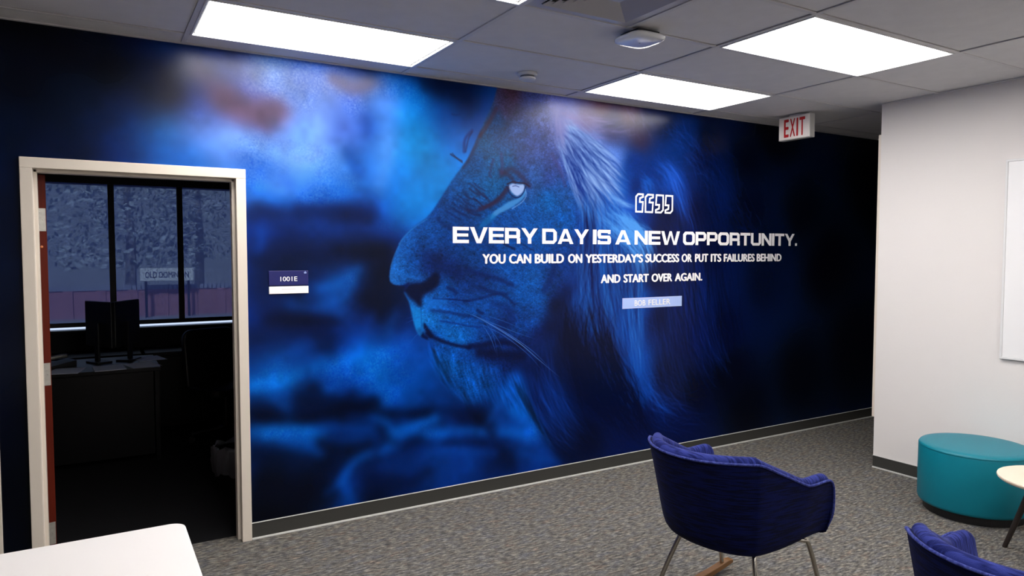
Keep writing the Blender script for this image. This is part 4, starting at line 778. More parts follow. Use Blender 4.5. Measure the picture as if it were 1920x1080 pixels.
for i in range(len(GX) - 1):
    for j in range(len(GY) - 1):
        x0, x1, y0, y1 = GX[i], GX[i + 1], GY[j], GY[j + 1]
        if x1 - x0 < 0.08 or y0 - y1 < 0.08: continue
        if x0 > 5.2 and y1 < -1.5: continue
        if (i, j) in LIGHTS: continue
        if abs(x0 - 1.685) < 0.02 and abs(y0 + 1.407) < 0.02: x0 = VENT[1] - 0.0
        tile(x0, x1, y0, y1)
def gridbar(x0, x1, y0, y1):
    if abs(x1 - x0) > abs(y1 - y0): bm = B(x0, x1, y0 - 0.012, y0 + 0.012, CEIL - 0.001, CEIL + 0.004); box(bm, x0, x1, y0 - 0.002, y0 + 0.002, CEIL + 0.003, CEIL + 0.04)
    else: bm = B(x0 - 0.012, x0 + 0.012, y1, y0, CEIL - 0.0016, CEIL + 0.0034); box(bm, x0 - 0.002, x0 + 0.002, y1, y0, CEIL + 0.003, CEIL + 0.04)
    obj('grid_bar', bm, M['bar'], ceil)
for y in GY[1:-1]: gridbar(XL, XR if y < -1.05 else XC, y, y)
for x in GX[1:-1]: gridbar(x, x, 0, YB if x < XR else -1.0)
gridbar(VENT[1], VENT[1], VENT[3], VENT[2])
# wall angle along the mural wall and the right wall
obj('wall_angle', B(XL, XC, -0.022, 0.0, CEIL - 0.002, CEIL + 0.003), M['bar'], ceil)
obj('wall_angle', B(XR - 0.022, XR, YB, -1.0, CEIL - 0.002, CEIL + 0.003), M['bar'], ceil)

def ceiling_light(x0, x1, y0, y1, label):
    cx, cy = (x0 + x1) / 2, (y0 + y1) / 2; w, d = (x1 - x0) / 2 - 0.013, (y0 - y1) / 2 - 0.013
    r = tag(empty('ceiling_light', (cx, cy, CEIL)), label, 'ceiling light', 'lit ceiling panels')
    bm = bmesh.new(); f = 0.009
    for a in ((-w, w, -d, -d + f), (-w, w, d - f, d), (-w, -w + f, -d + f, d - f), (w - f, w, -d + f, d - f)): box(bm, *a, -0.005, 0.03)
    obj('frame', bm, M['fixture_white'], r)
    bm = bmesh.new(); g = 0.013; w2, d2 = w - f, d - f
    for a in ((-w2, w2, -d2, -d2 + g), (-w2, w2, d2 - g, d2), (-w2, -w2 + g, -d2 + g, d2 - g), (w2 - g, w2, -d2 + g, d2 - g)): box(bm, *a, 0.008, 0.028)
    obj('gasket', bm, M['grey_plastic'], r)
    obj('diffuser', B(-w2 + g, w2 - g, -d2 + g, d2 - g, 0.005, 0.012), M['panel'], r)
    obj('housing', B(-w2, w2, -d2, d2, 0.03, 0.045), M['bar'], r)
for (i, j), l in LIGHTS.items(): ceiling_light(GX[i], GX[i + 1], GY[j], GY[j + 1], l)

# ---------------------------------------------------------------- doorway in the mural wall
def casing():
    d1 = struct(empty('door_1', ((DX0 + DX1) / 2, 0, 0)))
    ox = (DX0 + DX1) / 2; a, b = DX0 - ox, DX1 - ox; z = DZ; f = 0.052
    def jamb(s, x):                      # profile of a pressed metal frame: face, stepped rabbet, stop
        bm = bmesh.new(); i = -s
        P = [(x + s * f, -0.022), (x, -0.022), (x, 0.028), (x - s * 0.016, 0.028), (x - s * 0.016, 0.085), (x, 0.085), (x, WT + 0.022), (x + s * f, WT + 0.022)]
        prism(bm, P if s > 0 else P[::-1], 0, z + (0.0)); return bm
    obj('jamb', jamb(-1, a), M['frame'], d1, bevel=0.0025); obj('jamb', jamb(1, b), M['frame'], d1, bevel=0.0025)
    bm = bmesh.new(); R = Matrix(((0, 0, 1, 0), (1, 0, 0, 0), (0, 1, 0, 0), (0, 0, 0, 1)))
    P = [(-0.022, z + f), (-0.022, z), (0.028, z), (0.028, z - 0.016), (0.085, z - 0.016), (0.085, z), (WT + 0.022, z), (WT + 0.022, z + f)]
    prism(bm, P, a - f, b + f, R); obj('head', bm, M['frame'], d1, bevel=0.0025)
    return d1
d1 = casing()
# the open door leaf: hinged on the left jamb, swung into the office; its red-brown edge faces us
HX, HY = DX0 + 0.004, 0.088
leaf = tag(empty('office_door', (HX, HY + 0.0, 0.0), math.radians(104)), 'red-brown wooden door swung open into the dark office, its edge showing', 'door')
def leaf_parts():
    w = 0.915
    lf = obj('leaf', B(0, w, -0.0, -0.044, 0.012, DZ - 0.02), M['door'], leaf, bevel=0.0015)
    for zc in (0.20, 1.02, 1.80):
        h = obj('hinge', B(-0.002, 0.0, -0.004, -0.040, zc - 0.057, zc + 0.057), M['steel'], leaf)
        bm = bmesh.new(); tube(bm, [(-0.006, 0.004, zc - 0.057), (-0.006, 0.004, zc + 0.057)], 0.006, 10); obj('knuckle', bm, M['steel'], h, smooth=False)
        bm = bmesh.new()
        for dz in (-0.038, 0.0, 0.038): lathe_x(bm, -0.002, -0.022 + (0.008 if dz else -0.006), zc + dz, 0.004)
        obj('screw', bm, M['steel'], h)
    bm = bmesh.new(); lathe_x(bm, -0.0005, -0.02, 1.665, 0.006); obj('edge_plug', bm, mat('plug', S(190, 110, 60), 0.5, noise=(9, .05)), leaf)
    # lever set on both faces
    bm = bmesh.new(); lathe_y(bm, w - 0.07, 0.0, 0.95, 0.027, 0.008); tube(bm, [(w - 0.07, 0.006, 0.95), (w - 0.07, 0.05, 0.95), (w - 0.17, 0.055, 0.95)], 0.009, 10); obj('handle', bm, M['steel'], leaf, smooth=True)
    bm = bmesh.new(); lathe_y(bm, w - 0.07, -0.052, 0.95, 0.027, 0.008); tube(bm, [(w - 0.07, -0.05, 0.95), (w - 0.07, -0.094, 0.95), (w - 0.17, -0.099, 0.95)], 0.009, 10); obj('handle', bm, M['steel'], leaf, smooth=True)
def lathe_x(bm, x, y, z, r):
    c = bm.verts.new((x - 0.0012, y, z)); v = [bm.verts.new((x, y + r * math.cos(a), z + r * math.sin(a))) for a in (k * math.pi / 5 for k in range(10))]
    for k in range(10): bm.faces.new((c, v[k], v[(k + 1) % 10]))
def lathe_y(bm, x, y, z, r, t):
    a = [bm.verts.new((x + r * math.cos(q), y, z + r * math.sin(q))) for q in (k * math.pi / 8 for k in range(16))]
    b = [bm.verts.new((x + r * math.cos(q), y + t, z + r * math.sin(q))) for q in (k * math.pi / 8 for k in range(16))]
    bm.faces.new(a); bm.faces.new(b[::-1])
    for k in range(16): bm.faces.new((a[k], b[k], b[(k + 1) % 16], a[(k + 1) % 16]))
leaf_parts()
# a second cased door further left, only the outer edge of its frame reaches the picture
d2 = struct(empty('door_2', (-0.922, 0, 0)))
for s in (-1, 1): obj('jamb', B(0.47 * s - 0.0 if s > 0 else -0.522, 0.522 if s > 0 else -0.47, -0.022, 0.0, 0, 2.097), M['frame'], d2, bevel=0.0025)
obj('head', B(-0.47, 0.47, -0.022, 0.0, 2.045, 2.097), M['frame'], d2, bevel=0.0025)
lf = obj('leaf', B(-0.468, 0.468, -0.008, 0.0, 0.01, 2.043), M['door'], d2)
bm = bmesh.new(); lathe_y(bm, -0.38, -0.016, 0.95, 0.027, 0.008); tube(bm, [(-0.38, -0.014, 0.95), (-0.38, -0.06, 0.95), (-0.27, -0.066, 0.95)], 0.009, 10); obj('handle', bm, M['steel'], lf, smooth=True)

# ---------------------------------------------------------------- the dark office
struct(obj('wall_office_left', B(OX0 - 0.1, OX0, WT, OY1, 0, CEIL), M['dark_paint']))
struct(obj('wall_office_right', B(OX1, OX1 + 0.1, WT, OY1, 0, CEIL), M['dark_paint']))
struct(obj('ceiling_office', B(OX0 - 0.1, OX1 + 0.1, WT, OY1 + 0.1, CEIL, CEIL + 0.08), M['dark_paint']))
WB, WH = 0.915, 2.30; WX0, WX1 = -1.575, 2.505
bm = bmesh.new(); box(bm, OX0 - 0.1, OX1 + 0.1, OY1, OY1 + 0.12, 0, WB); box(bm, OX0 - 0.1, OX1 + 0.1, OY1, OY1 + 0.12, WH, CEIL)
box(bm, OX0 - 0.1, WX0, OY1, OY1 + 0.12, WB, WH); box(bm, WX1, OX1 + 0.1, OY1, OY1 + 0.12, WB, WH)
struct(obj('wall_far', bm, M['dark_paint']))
win = struct(empty('window_1', ((WX0 + WX1) / 2, OY1, WB))); wx = (WX0 + WX1) / 2
m_al = mat('dark_mullion', S(30, 31, 38), 0.5, noise=(9, 0.05))
NB = 7; st = (WX1 - WX0) / NB
for x in (WX0 - wx, WX1 - wx - 0.048): obj('mullion', B(x, x + 0.048, 0.03, 0.10, 0.0, WH - WB), m_al, win, bevel=0.003)
obj('pane', B(WX0 - wx + 0.048, WX1 - wx - 0.048, 0.062, 0.068, 0.006, WH - WB - 0.03), M['glass'], win)
obj('sill', B(WX0 - wx, WX1 - wx, -0.03, 0.11, -0.012, 0.006), m_al, win, bevel=0.003)
obj('top_rail', B(WX0 - wx, WX1 - wx, 0.03, 0.10, WH - WB - 0.03, WH - WB), m_al, win)
sh = tag(empty('roller_shade', (wx, OY1 - 0.035, 0)), 'dark see-through roller shade pulled down over the office window', 'window shade')
for k in range(NB): x = WX0 + st * k - wx; obj('cloth', B(x + 0.01, x + st - 0.01, -0.0006, 0.0006, 0.985, 2.42), M['shade'], sh)
for k in range(NB + 1): x = WX0 + st * k - wx; obj('side_channel', B(x - 0.026, x + 0.026, -0.030, -0.012, 0.985, 2.30), M['black'], sh, bevel=0.003)
obj('bottom_rail', B(WX0 - wx, WX1 - wx, -0.009, 0.009, 0.952, 0.992), M['black'], sh, bevel=0.003)
bm = bmesh.new(); tube(bm, [(WX0 - wx, 0, 2.45), (WX1 - wx, 0, 2.45)], 0.034, 20); obj('roller', bm, M['black'], sh, smooth=False)
obj('fascia', B(WX0 - wx, WX1 - wx, -0.05, -0.042, 2.272, 2.50), M['black'], sh, bevel=0.002)

# ---------------------------------------------------------------- outdoors, seen through the shade
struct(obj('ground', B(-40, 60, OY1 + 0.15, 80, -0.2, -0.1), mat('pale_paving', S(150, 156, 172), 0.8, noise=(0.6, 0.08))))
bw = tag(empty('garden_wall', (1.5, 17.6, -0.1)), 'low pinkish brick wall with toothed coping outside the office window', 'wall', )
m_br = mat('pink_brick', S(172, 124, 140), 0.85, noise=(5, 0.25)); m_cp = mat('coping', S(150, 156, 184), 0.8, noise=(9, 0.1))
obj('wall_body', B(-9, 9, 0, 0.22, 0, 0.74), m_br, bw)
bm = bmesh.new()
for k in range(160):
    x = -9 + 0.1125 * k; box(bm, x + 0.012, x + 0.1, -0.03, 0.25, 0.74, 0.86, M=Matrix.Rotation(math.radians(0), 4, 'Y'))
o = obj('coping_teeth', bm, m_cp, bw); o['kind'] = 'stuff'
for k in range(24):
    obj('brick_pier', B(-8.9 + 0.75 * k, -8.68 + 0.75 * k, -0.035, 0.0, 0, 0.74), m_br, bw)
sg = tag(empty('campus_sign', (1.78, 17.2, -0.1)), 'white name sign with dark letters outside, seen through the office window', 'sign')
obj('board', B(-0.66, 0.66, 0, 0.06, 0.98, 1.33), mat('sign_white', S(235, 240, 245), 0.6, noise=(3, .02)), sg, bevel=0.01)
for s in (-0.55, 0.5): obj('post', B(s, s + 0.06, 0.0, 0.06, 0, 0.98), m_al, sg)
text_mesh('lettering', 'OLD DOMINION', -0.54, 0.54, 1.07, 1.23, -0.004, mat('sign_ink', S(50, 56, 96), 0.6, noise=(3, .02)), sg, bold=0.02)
rng = random.Random(5)
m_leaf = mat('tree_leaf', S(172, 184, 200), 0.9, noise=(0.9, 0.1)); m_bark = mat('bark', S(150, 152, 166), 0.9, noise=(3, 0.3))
for k, (x, y, h) in enumerate(((-6.5, 20, 7.5), (-2.6, 23, 8.5), (1.0, 20, 7.0), (3.4, 24, 8.5), (6.6, 21, 7.5), (10, 24, 8))):
    t = tag(empty('tree', (x, y, -0.1)), ['leftmost hazy tree outside the office window', 'hazy tree behind the left window bay', 'hazy tree above the white sign outside', 'hazy tree right of the white sign outside', 'hazy tree in the right window bay', 'farthest right hazy tree outside'][k], 'tree', 'trees outside the office window')
    bm = bmesh.new(); tube(bm, [(0, 0, 0), (0.05, 0, h * 0.3), (-0.05, 0.1, h * 0.6)], 0.18, 8, 0.08); obj('trunk', bm, m_bark, t)
    bm = bmesh.new()
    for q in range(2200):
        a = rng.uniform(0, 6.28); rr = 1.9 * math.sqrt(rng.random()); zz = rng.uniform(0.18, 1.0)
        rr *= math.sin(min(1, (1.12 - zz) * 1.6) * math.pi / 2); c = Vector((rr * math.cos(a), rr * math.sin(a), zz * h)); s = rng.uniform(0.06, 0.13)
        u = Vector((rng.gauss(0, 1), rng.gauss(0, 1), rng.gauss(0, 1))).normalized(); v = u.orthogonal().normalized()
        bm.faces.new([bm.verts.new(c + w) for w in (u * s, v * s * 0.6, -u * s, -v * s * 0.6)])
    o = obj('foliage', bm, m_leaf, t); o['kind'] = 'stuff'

# ---------------------------------------------------------------- office furniture
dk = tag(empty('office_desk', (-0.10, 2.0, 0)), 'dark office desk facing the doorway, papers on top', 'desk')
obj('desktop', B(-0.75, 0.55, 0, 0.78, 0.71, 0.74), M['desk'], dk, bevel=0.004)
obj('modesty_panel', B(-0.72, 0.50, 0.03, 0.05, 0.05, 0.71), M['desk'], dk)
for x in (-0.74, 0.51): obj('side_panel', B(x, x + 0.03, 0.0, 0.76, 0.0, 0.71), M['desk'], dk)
cr2 = tag(empty('credenza', (1.25, 3.0, 0)), 'long low credenza under the office window, right of the monitors', 'cabinet')
obj('top', B(-0.85, 0.95, -0.02, 0.42, 0.70, 0.73), M['desk'], cr2, bevel=0.004); obj('body', B(-0.83, 0.93, 0, 0.40, 0.04, 0.70), M['desk'], cr2)
for k in range(4):
    d = obj('door', B(-0.82 + 0.44 * k, -0.40 + 0.44 * k, -0.018, 0.0, 0.08, 0.68), M['desk'], cr2, bevel=0.003); obj('pull', B(-0.44 + 0.44 * k, -0.43 + 0.44 * k, -0.034, -0.018, 0.5, 0.62), M['steel'], d)
cr3 = tag(empty('side_cabinet', (-0.55, 3.0, 0)), 'dark side cabinet behind the desk at the window', 'cabinet')
obj('body', B(-0.5, 0.9, 0, 0.40, 0.0, 0.70), M['desk'], cr3); obj('top', B(-0.52, 0.92, -0.02, 0.42, 0.70, 0.73), M['desk'], cr3, bevel=0.004)
def monitor(x, y, rz, label):
    r = tag(empty('monitor', (x, y, 0.74), rz), label, 'monitor', 'monitors on the office desk')
    obj('housing', B(-0.19, 0.19, -0.012, 0.022, 0.13, 0.50), M['black'], r, bevel=0.006)
    obj('screen', B(-0.183, 0.183, 0.0225, 0.0232, 0.14, 0.493), mat('screen_off', S(8, 9, 12), 0.15, noise=(3, .1)), r)
    obj('bezel_edge', B(-0.1925, -0.19, -0.008, 0.018, 0.135, 0.495), M['steel'], r)
    bm = B(-0.03, 0.03, -0.03, -0.012, 0.015, 0.33); obj('neck', bm, M['black'], r, bevel=0.004)
    obj('foot', B(-0.09, 0.09, -0.07, 0.05, 0.0, 0.015), M['black'], r, bevel=0.004)
monitor(0.046, 2.48, math.radians(-62), 'left black monitor of the pair on the office desk, in front of the window')
monitor(0.244, 2.53, math.radians(60), 'right black monitor of the pair on the office desk, in front of the window')
pr = random.Random(2)
for k, (x, y, a, l) in enumerate(((0.33, 2.17, 14, 'paper sheet at the right front edge of the desk'), (0.40, 2.52, 12, 'paper sheet further back near the right monitor'),
                                  (-0.18, 2.12, -12, 'paper sheet at the left of the desk near the door'), (0.10, 2.10, 4, 'paper sheet in the middle of the desk front'))):
    o = tag(obj('paper_sheet', B(-0.105, 0.105, -0.14, 0.14, 0, 0.002 + 0.001 * k), M['paper']), l, 'paper', 'papers on the office desk')
    o.location = (x, y, 0.7402 + 0.0034 * (k == 3)); o.rotation_euler = (0, 0, math.radians(a))
ph = tag(empty('desk_phone', (-0.24, 2.42, 0.74), math.radians(20)), 'small dark desk phone at the left of the office desk', 'phone')
bm = bmesh.new(); prism(bm, [(-0.1, 0), (0.1, 0), (0.1, 0.05), (-0.1, 0.015)], -0.09, 0.09, Matrix.Rotation(math.pi / 2, 4, 'X')); obj('body', bm, M['black'], ph, bevel=0.004)
bm = bmesh.new(); tube(bm, [(-0.08, 0.06, 0.05), (-0.04, 0.06, 0.062), (0.04, 0.06, 0.072), (0.08, 0.06, 0.07)], 0.016, 10); obj('handset', bm, M['steel'], ph, smooth=True)
# high-backed task chair right of the monitors
oc = tag(empty('task_chair', (0.98, 2.35, 0), math.radians(20)), 'dark task chair in the office, right of the monitors', 'chair')
bm = bmesh.new(); prism(bm, rrect(-0.24, 0.24, 0.0, 0.55, 0.09), -0.03, 0.03, Matrix.Translation((0, 0.22, 0.42)) @ Matrix.Rotation(math.pi / 2 - 0.12, 4, 'X')); obj('backrest', bm, M['black'], oc, bevel=0.015)
bm = bmesh.new(); prism(bm, rrect(-0.25, 0.25, -0.25, 0.23, 0.09), 0.43, 0.50); obj('seat', bm, M['black'], oc, bevel=0.02)
bm = bmesh.new(); tube(bm, [(0, 0, 0.1), (0, 0, 0.43)], 0.03, 12); obj('column', bm, M['black'], oc)
for k in range(5):
    a = k * 2 * math.pi / 5; bm = bmesh.new(); tube(bm, [(0, 0, 0.12), (0.28 * math.cos(a), 0.28 * math.sin(a), 0.07)], 0.022, 8, 0.014); lg = obj('leg', bm, M['black'], oc)
    bm = bmesh.new(); tube(bm, [(0.28 * math.cos(a) - 0.02 * math.sin(a), 0.28 * math.sin(a) + 0.02 * math.cos(a), 0.028), (0.28 * math.cos(a) + 0.02 * math.sin(a), 0.28 * math.sin(a) - 0.02 * math.cos(a), 0.028)], 0.028, 12); obj('caster', bm, M['black'], lg)
# waste bin with a pale liner bunched over its rim
wb_ = tag(empty('waste_bin', (0.83, 0.98, 0)), 'small waste bin with a crumpled grey liner just inside the doorway', 'waste bin')
bm = bmesh.new(); lathe(bm, [(0, 0.0), (0.105, 0.0), (0.135, 0.29), (0.128, 0.29), (0.1, 0.012), (0, 0.012)], 32); obj('bin_body', bm, M['black'], wb_, smooth=False)
bm = bmesh.new(); rg = random.Random(9); N = 48; rows = [(0.126, 0.20), (0.132, 0.29), (0.140, 0.315), (0.152, 0.30), (0.158, 0.24), (0.150, 0.17), (0.146, 0.13)]; R_ = []
for i, (r, z) in enumerate(rows):
    R_.append([bm.verts.new(((r + 0.010 * math.sin(k * 1.7 + i) * (i > 1) + rg.uniform(-.004, .004)) * math.cos(2 * math.pi * k / N), (r + 0.010 * math.sin(k * 1.7 + i) * (i > 1)) * math.sin(2 * math.pi * k / N),
                             z + 0.014 * math.sin(k * 0.9 + i * 2) + rg.uniform(-.006, .006))) for k in range(N)])
for a, b in zip(R_, R_[1:]):
    for k in range(N): bm.faces.new((a[k], a[(k + 1) % N], b[(k + 1) % N], b[k]))
obj('liner', bm, mat('bin_liner', S(84, 86, 92), 0.4, noise=(14, 0.1)), wb_, smooth=True)

# ---------------------------------------------------------------- quotation on the mural
q = tag(empty('wall_quote', (3.6, 0, 1.7)), 'white quotation lettering with quote marks across the lion mural', 'lettering')
q['kind'] = 'thing'
Y = -0.0012
def place(o): o.matrix_parent_inverse = q.matrix_world.inverted(); return o
qm = Matrix.Translation((-3.6, 0, -1.7))
# wide square capitals drawn on a 1 x 1 body (x right, y up); SV/SH are stroke thicknesses
SV, SH = 0.255, 0.21
def ring(x0, x1, y0, y1, v, h, c):
    """rounded square ring as four bars with cut corners"""
    o = [(x0 + c, y0), (x1 - c, y0), (x1, y0 + c), (x1, y1 - c), (x1 - c, y1), (x0 + c, y1), (x0, y1 - c), (x0, y0 + c)]
    k = c * 0.45; i = [(x0 + v + k, y0 + h), (x1 - v - k, y0 + h), (x1 - v, y0 + h + k), (x1 - v, y1 - h - k), (x1 - v - k, y1 - h), (x0 + v + k, y1 - h), (x0 + v, y1 - h - k), (x0 + v, y0 + h + k)]
    return [[o[a], o[(a + 1) % 8], i[(a + 1) % 8], i[a]] for a in range(8)]
def R4(x0, x1, y0, y1): return [(x0, y0), (x1, y0), (x1, y1), (x0, y1)]
def glyph(ch):
    v, h = SV, SH; c = 0.2
    if ch == 'E': return 1.0, [R4(0, v, 0, 1), R4(v, 1, 0, h), R4(v, 1, 1 - h, 1), R4(v, 0.96, 0.5 - h * .45, 0.5 + h * .45)]
    if ch == 'V': return 1.14, [[(0, 1), (0.42, 0), (0.57, 0.0), (0.57, 0.22), (0.27, 1)], [(0.57, 0.0), (0.72, 0), (1.14, 1), (0.87, 1), (0.57, 0.22)]]
    if ch == 'R': return 1.04, [R4(0, v, 0, 1), R4(v, 0.84, 1 - h, 1), [(0.84, 1), (0.84 - .04, 1 - h), (1.02 - v, 1 - h - .05), (1.02, 0.85)], R4(1.02 - v, 1.02, 0.52, 0.85), R4(v, 0.95, 0.34, 0.34 + h), [(0.95, 0.34), (1.02, 0.42), (1.02, 0.54), (1.02 - v, 0.56), (1.02 - v, 0.34)], R4(0.80, 1.04, 0, 0.36)]
    if ch == 'Y': return 1.14, [[(0, 1), (0.28, 1), (0.57, 0.60), (0.57, 0.36), (0.45, 0.36)], [(1.14, 1), (0.69, 0.36), (0.57, 0.36), (0.57, 0.60), (0.86, 1)], R4(0.45, 0.69, 0, 0.37)]
    if ch == 'D': return 1.08, [R4(0, v, 0, 1), R4(v, 0.86, 0, h), R4(v, 0.86, 1 - h, 1), R4(1.08 - v, 1.08, 0.22, 0.78), [(0.86, 0), (1.08, 0.22), (1.08 - v, 0.22 + .04), (0.80, h)], [(0.86, 1), (0.80, 1 - h), (1.08 - v, 0.74), (1.08, 0.78)]]
    if ch == 'A': return 1.20, [[(0, 0), (0.27, 0), (0.60, 0.78), (0.60, 1), (0.46, 1)], [(1.20, 0), (0.74, 1), (0.60, 1), (0.60, 0.78), (0.93, 0)], R4(0.28, 0.92, 0.17, 0.34)]
    if ch == 'I': return v * 1.05, [R4(0, v * 1.05, 0, 1)]
    if ch == 'S': return 1.02, [R4(0.1, 0.98, 1 - h, 1), [(0.1, 1), (0, 0.88), (0, 0.60), (0.1, 0.5 - h / 2 + 0.0), (v, 0.5 + h / 2), (v, 1 - h)], R4(0.1, 0.92, 0.5 - h / 2, 0.5 + h / 2), [(0.92, 0.5 + h / 2), (1.02, 0.44), (1.02, 0.12), (0.92, 0), (1.02 - v, h), (1.02 - v, 0.5 - h / 2)], R4(0.02, 0.92, 0, h), R4(0.98 - .18, 0.98, 0.72, 0.9), R4(0.02, 0.2, 0.1, 0.28)]
    if ch == 'N': return 1.08, [R4(0, v * .95, 0, 1), R4(1.08 - v * .95, 1.08, 0, 1), [(v * .9, 1), (v * .9, 0.66), (1.08 - v * .9, 0), (1.08 - v * .9, 0.34)]]
    if ch == 'W': return 1.62, [[(0, 1), (0.30, 0), (0.42, 0), (0.48, 0.22), (0.25, 1)], [(0.42, 0), (0.55, 0), (0.81, 0.74), (0.81, 1), (0.72, 1)], [(0.81, 1), (0.81, 0.74), (1.07, 0), (1.2, 0), (0.90, 1)], [(1.14, 0.22), (1.2, 0), (1.32, 0), (1.62, 1), (1.37, 1)]]
    if ch == 'O': return 1.12, ring(0, 1.12, 0, 1, v, h, c)
    if ch == 'P': return 1.04, [R4(0, v, 0, 1), R4(v, 0.84, 1 - h, 1), [(0.84, 1), (0.80, 1 - h), (1.04 - v, 1 - h - .05), (1.04, 0.82)], R4(1.04 - v, 1.04, 0.5, 0.82), [(0.84, 0.30), (1.04, 0.46), (1.04, 0.5), (1.04 - v, 0.5), (1.04 - v, 0.54), (0.80, 0.30 + h)], R4(v, 0.84, 0.30, 0.30 + h)]
    if ch == 'T': return 1.06, [R4(0, 1.06, 1 - h, 1), R4(0.53 - v / 2, 0.53 + v / 2, 0, 1 - h)]
    if ch == 'U': return 1.10, [R4(0, v, 0.2, 1), R4(1.10 - v, 1.10, 0.2, 1), R4(0.2, 0.90, 0, h), [(0, 0.2), (0.2, 0), (0.24, h), (v, 0.24)], [(1.10, 0.2), (1.10 - v, 0.24), (0.86, h), (0.90, 0)]]
    if ch == '.': return v, [R4(0, v * 0.9, 0, 0.22)]
def wide_word(s, x0, x1, z0, z1, thin=1.0):
    global SV; keep = SV; SV = keep * thin
    gl = [glyph(c) for c in s]; gap = 0.07; W = sum(g[0] for g in gl) + gap * (len(gl) - 1); k = (x1 - x0) / W; hh = z1 - z0
    bm = bmesh.new(); x = 0; q_ = 0
    for w, polys in gl:
        for P in polys:
            q_ = (q_ + 1) % 9
            a = sum(P[i][0] * P[(i + 1) % len(P)][1] - P[(i + 1) % len(P)][0] * P[i][1] for i in range(len(P)))
            if a < 0: P = P[::-1]
            f = bm.faces.new([bm.verts.new((x0 + (x + p[0]) * k, Y - 0.00005 * q_, z0 + p[1] * hh)) for p in P])
            b = bmesh.ops.extrude_face_region(bm, geom=[f]); 
            for vtx in b['geom']:
                if isinstance(vtx, bmesh.types.BMVert): vtx.co.y += 0.0011
        x += w + gap
    bmesh.ops.transform(bm, matrix=qm, verts=bm.verts)
    SV = keep; obj('headline_word', bm, M['vinyl'], q)
wide_word('EVERY', 2.031, 2.690, 1.699, 1.806)
wide_word('DAY', 2.728, 3.135, 1.699, 1.806)
wide_word('IS', 3.173, 3.341, 1.699, 1.806)
wide_word('A', 3.383, 3.533, 1.699, 1.806)
wide_word('NEW', 3.571, 4.039, 1.699, 1.806)
wide_word('OPPORTUNITY.', 4.075, 5.476, 1.699, 1.806)
text_mesh('quote_word', "YOU", 2.249 - 3.6, 2.430 - 3.6, 1.564 - 1.7, 1.626 - 1.7, Y, M['vinyl'], q, bold=0.065)
text_mesh('quote_word', "CAN", 2.456 - 3.6, 2.637 - 3.6, 1.564 - 1.7, 1.626 - 1.7, Y, M['vinyl'], q, bold=0.065)
text_mesh('quote_word', "BUILD", 2.665 - 3.6, 2.915 - 3.6, 1.564 - 1.7, 1.626 - 1.7, Y, M['vinyl'], q, bold=0.065)
text_mesh('quote_word', "ON", 2.949 - 3.6, 3.077 - 3.6, 1.564 - 1.7, 1.626 - 1.7, Y, M['vinyl'], q, bold=0.065)
text_mesh('quote_word', "YESTERDAY'S", 3.104 - 3.6, 3.656 - 3.6, 1.564 - 1.7, 1.626 - 1.7, Y, M['vinyl'], q, bold=0.065)
text_mesh('quote_word', "SUCCESS", 3.679 - 3.6, 4.035 - 3.6, 1.564 - 1.7, 1.626 - 1.7, Y, M['vinyl'], q, bold=0.065)
text_mesh('quote_word', "OR", 4.060 - 3.6, 4.175 - 3.6, 1.564 - 1.7, 1.626 - 1.7, Y, M['vinyl'], q, bold=0.065)
text_mesh('quote_word', "PUT", 4.208 - 3.6, 4.358 - 3.6, 1.564 - 1.7, 1.626 - 1.7, Y, M['vinyl'], q, bold=0.065)
text_mesh('quote_word', "ITS", 4.386 - 3.6, 4.510 - 3.6, 1.564 - 1.7, 1.626 - 1.7, Y, M['vinyl'], q, bold=0.065)
text_mesh('quote_word', "FAILURES", 4.538 - 3.6, 4.917 - 3.6, 1.564 - 1.7, 1.626 - 1.7, Y, M['vinyl'], q, bold=0.065)
text_mesh('quote_word', "BEHIND", 4.942 - 3.6, 5.265 - 3.6, 1.564 - 1.7, 1.626 - 1.7, Y, M['vinyl'], q, bold=0.065)
text_mesh('quote_word', "AND", 3.248 - 3.6, 3.435 - 3.6, 1.412 - 1.7, 1.472 - 1.7, Y, M['vinyl'], q, bold=0.065)
text_mesh('quote_word', "START", 3.464 - 3.6, 3.717 - 3.6, 1.412 - 1.7, 1.472 - 1.7, Y, M['vinyl'], q, bold=0.065)
text_mesh('quote_word', "OVER", 3.745 - 3.6, 3.962 - 3.6, 1.412 - 1.7, 1.472 - 1.7, Y, M['vinyl'], q, bold=0.065)
text_mesh('quote_word', "AGAIN.", 3.989 - 3.6, 4.293 - 3.6, 1.412 - 1.7, 1.472 - 1.7, Y, M['vinyl'], q, bold=0.065)
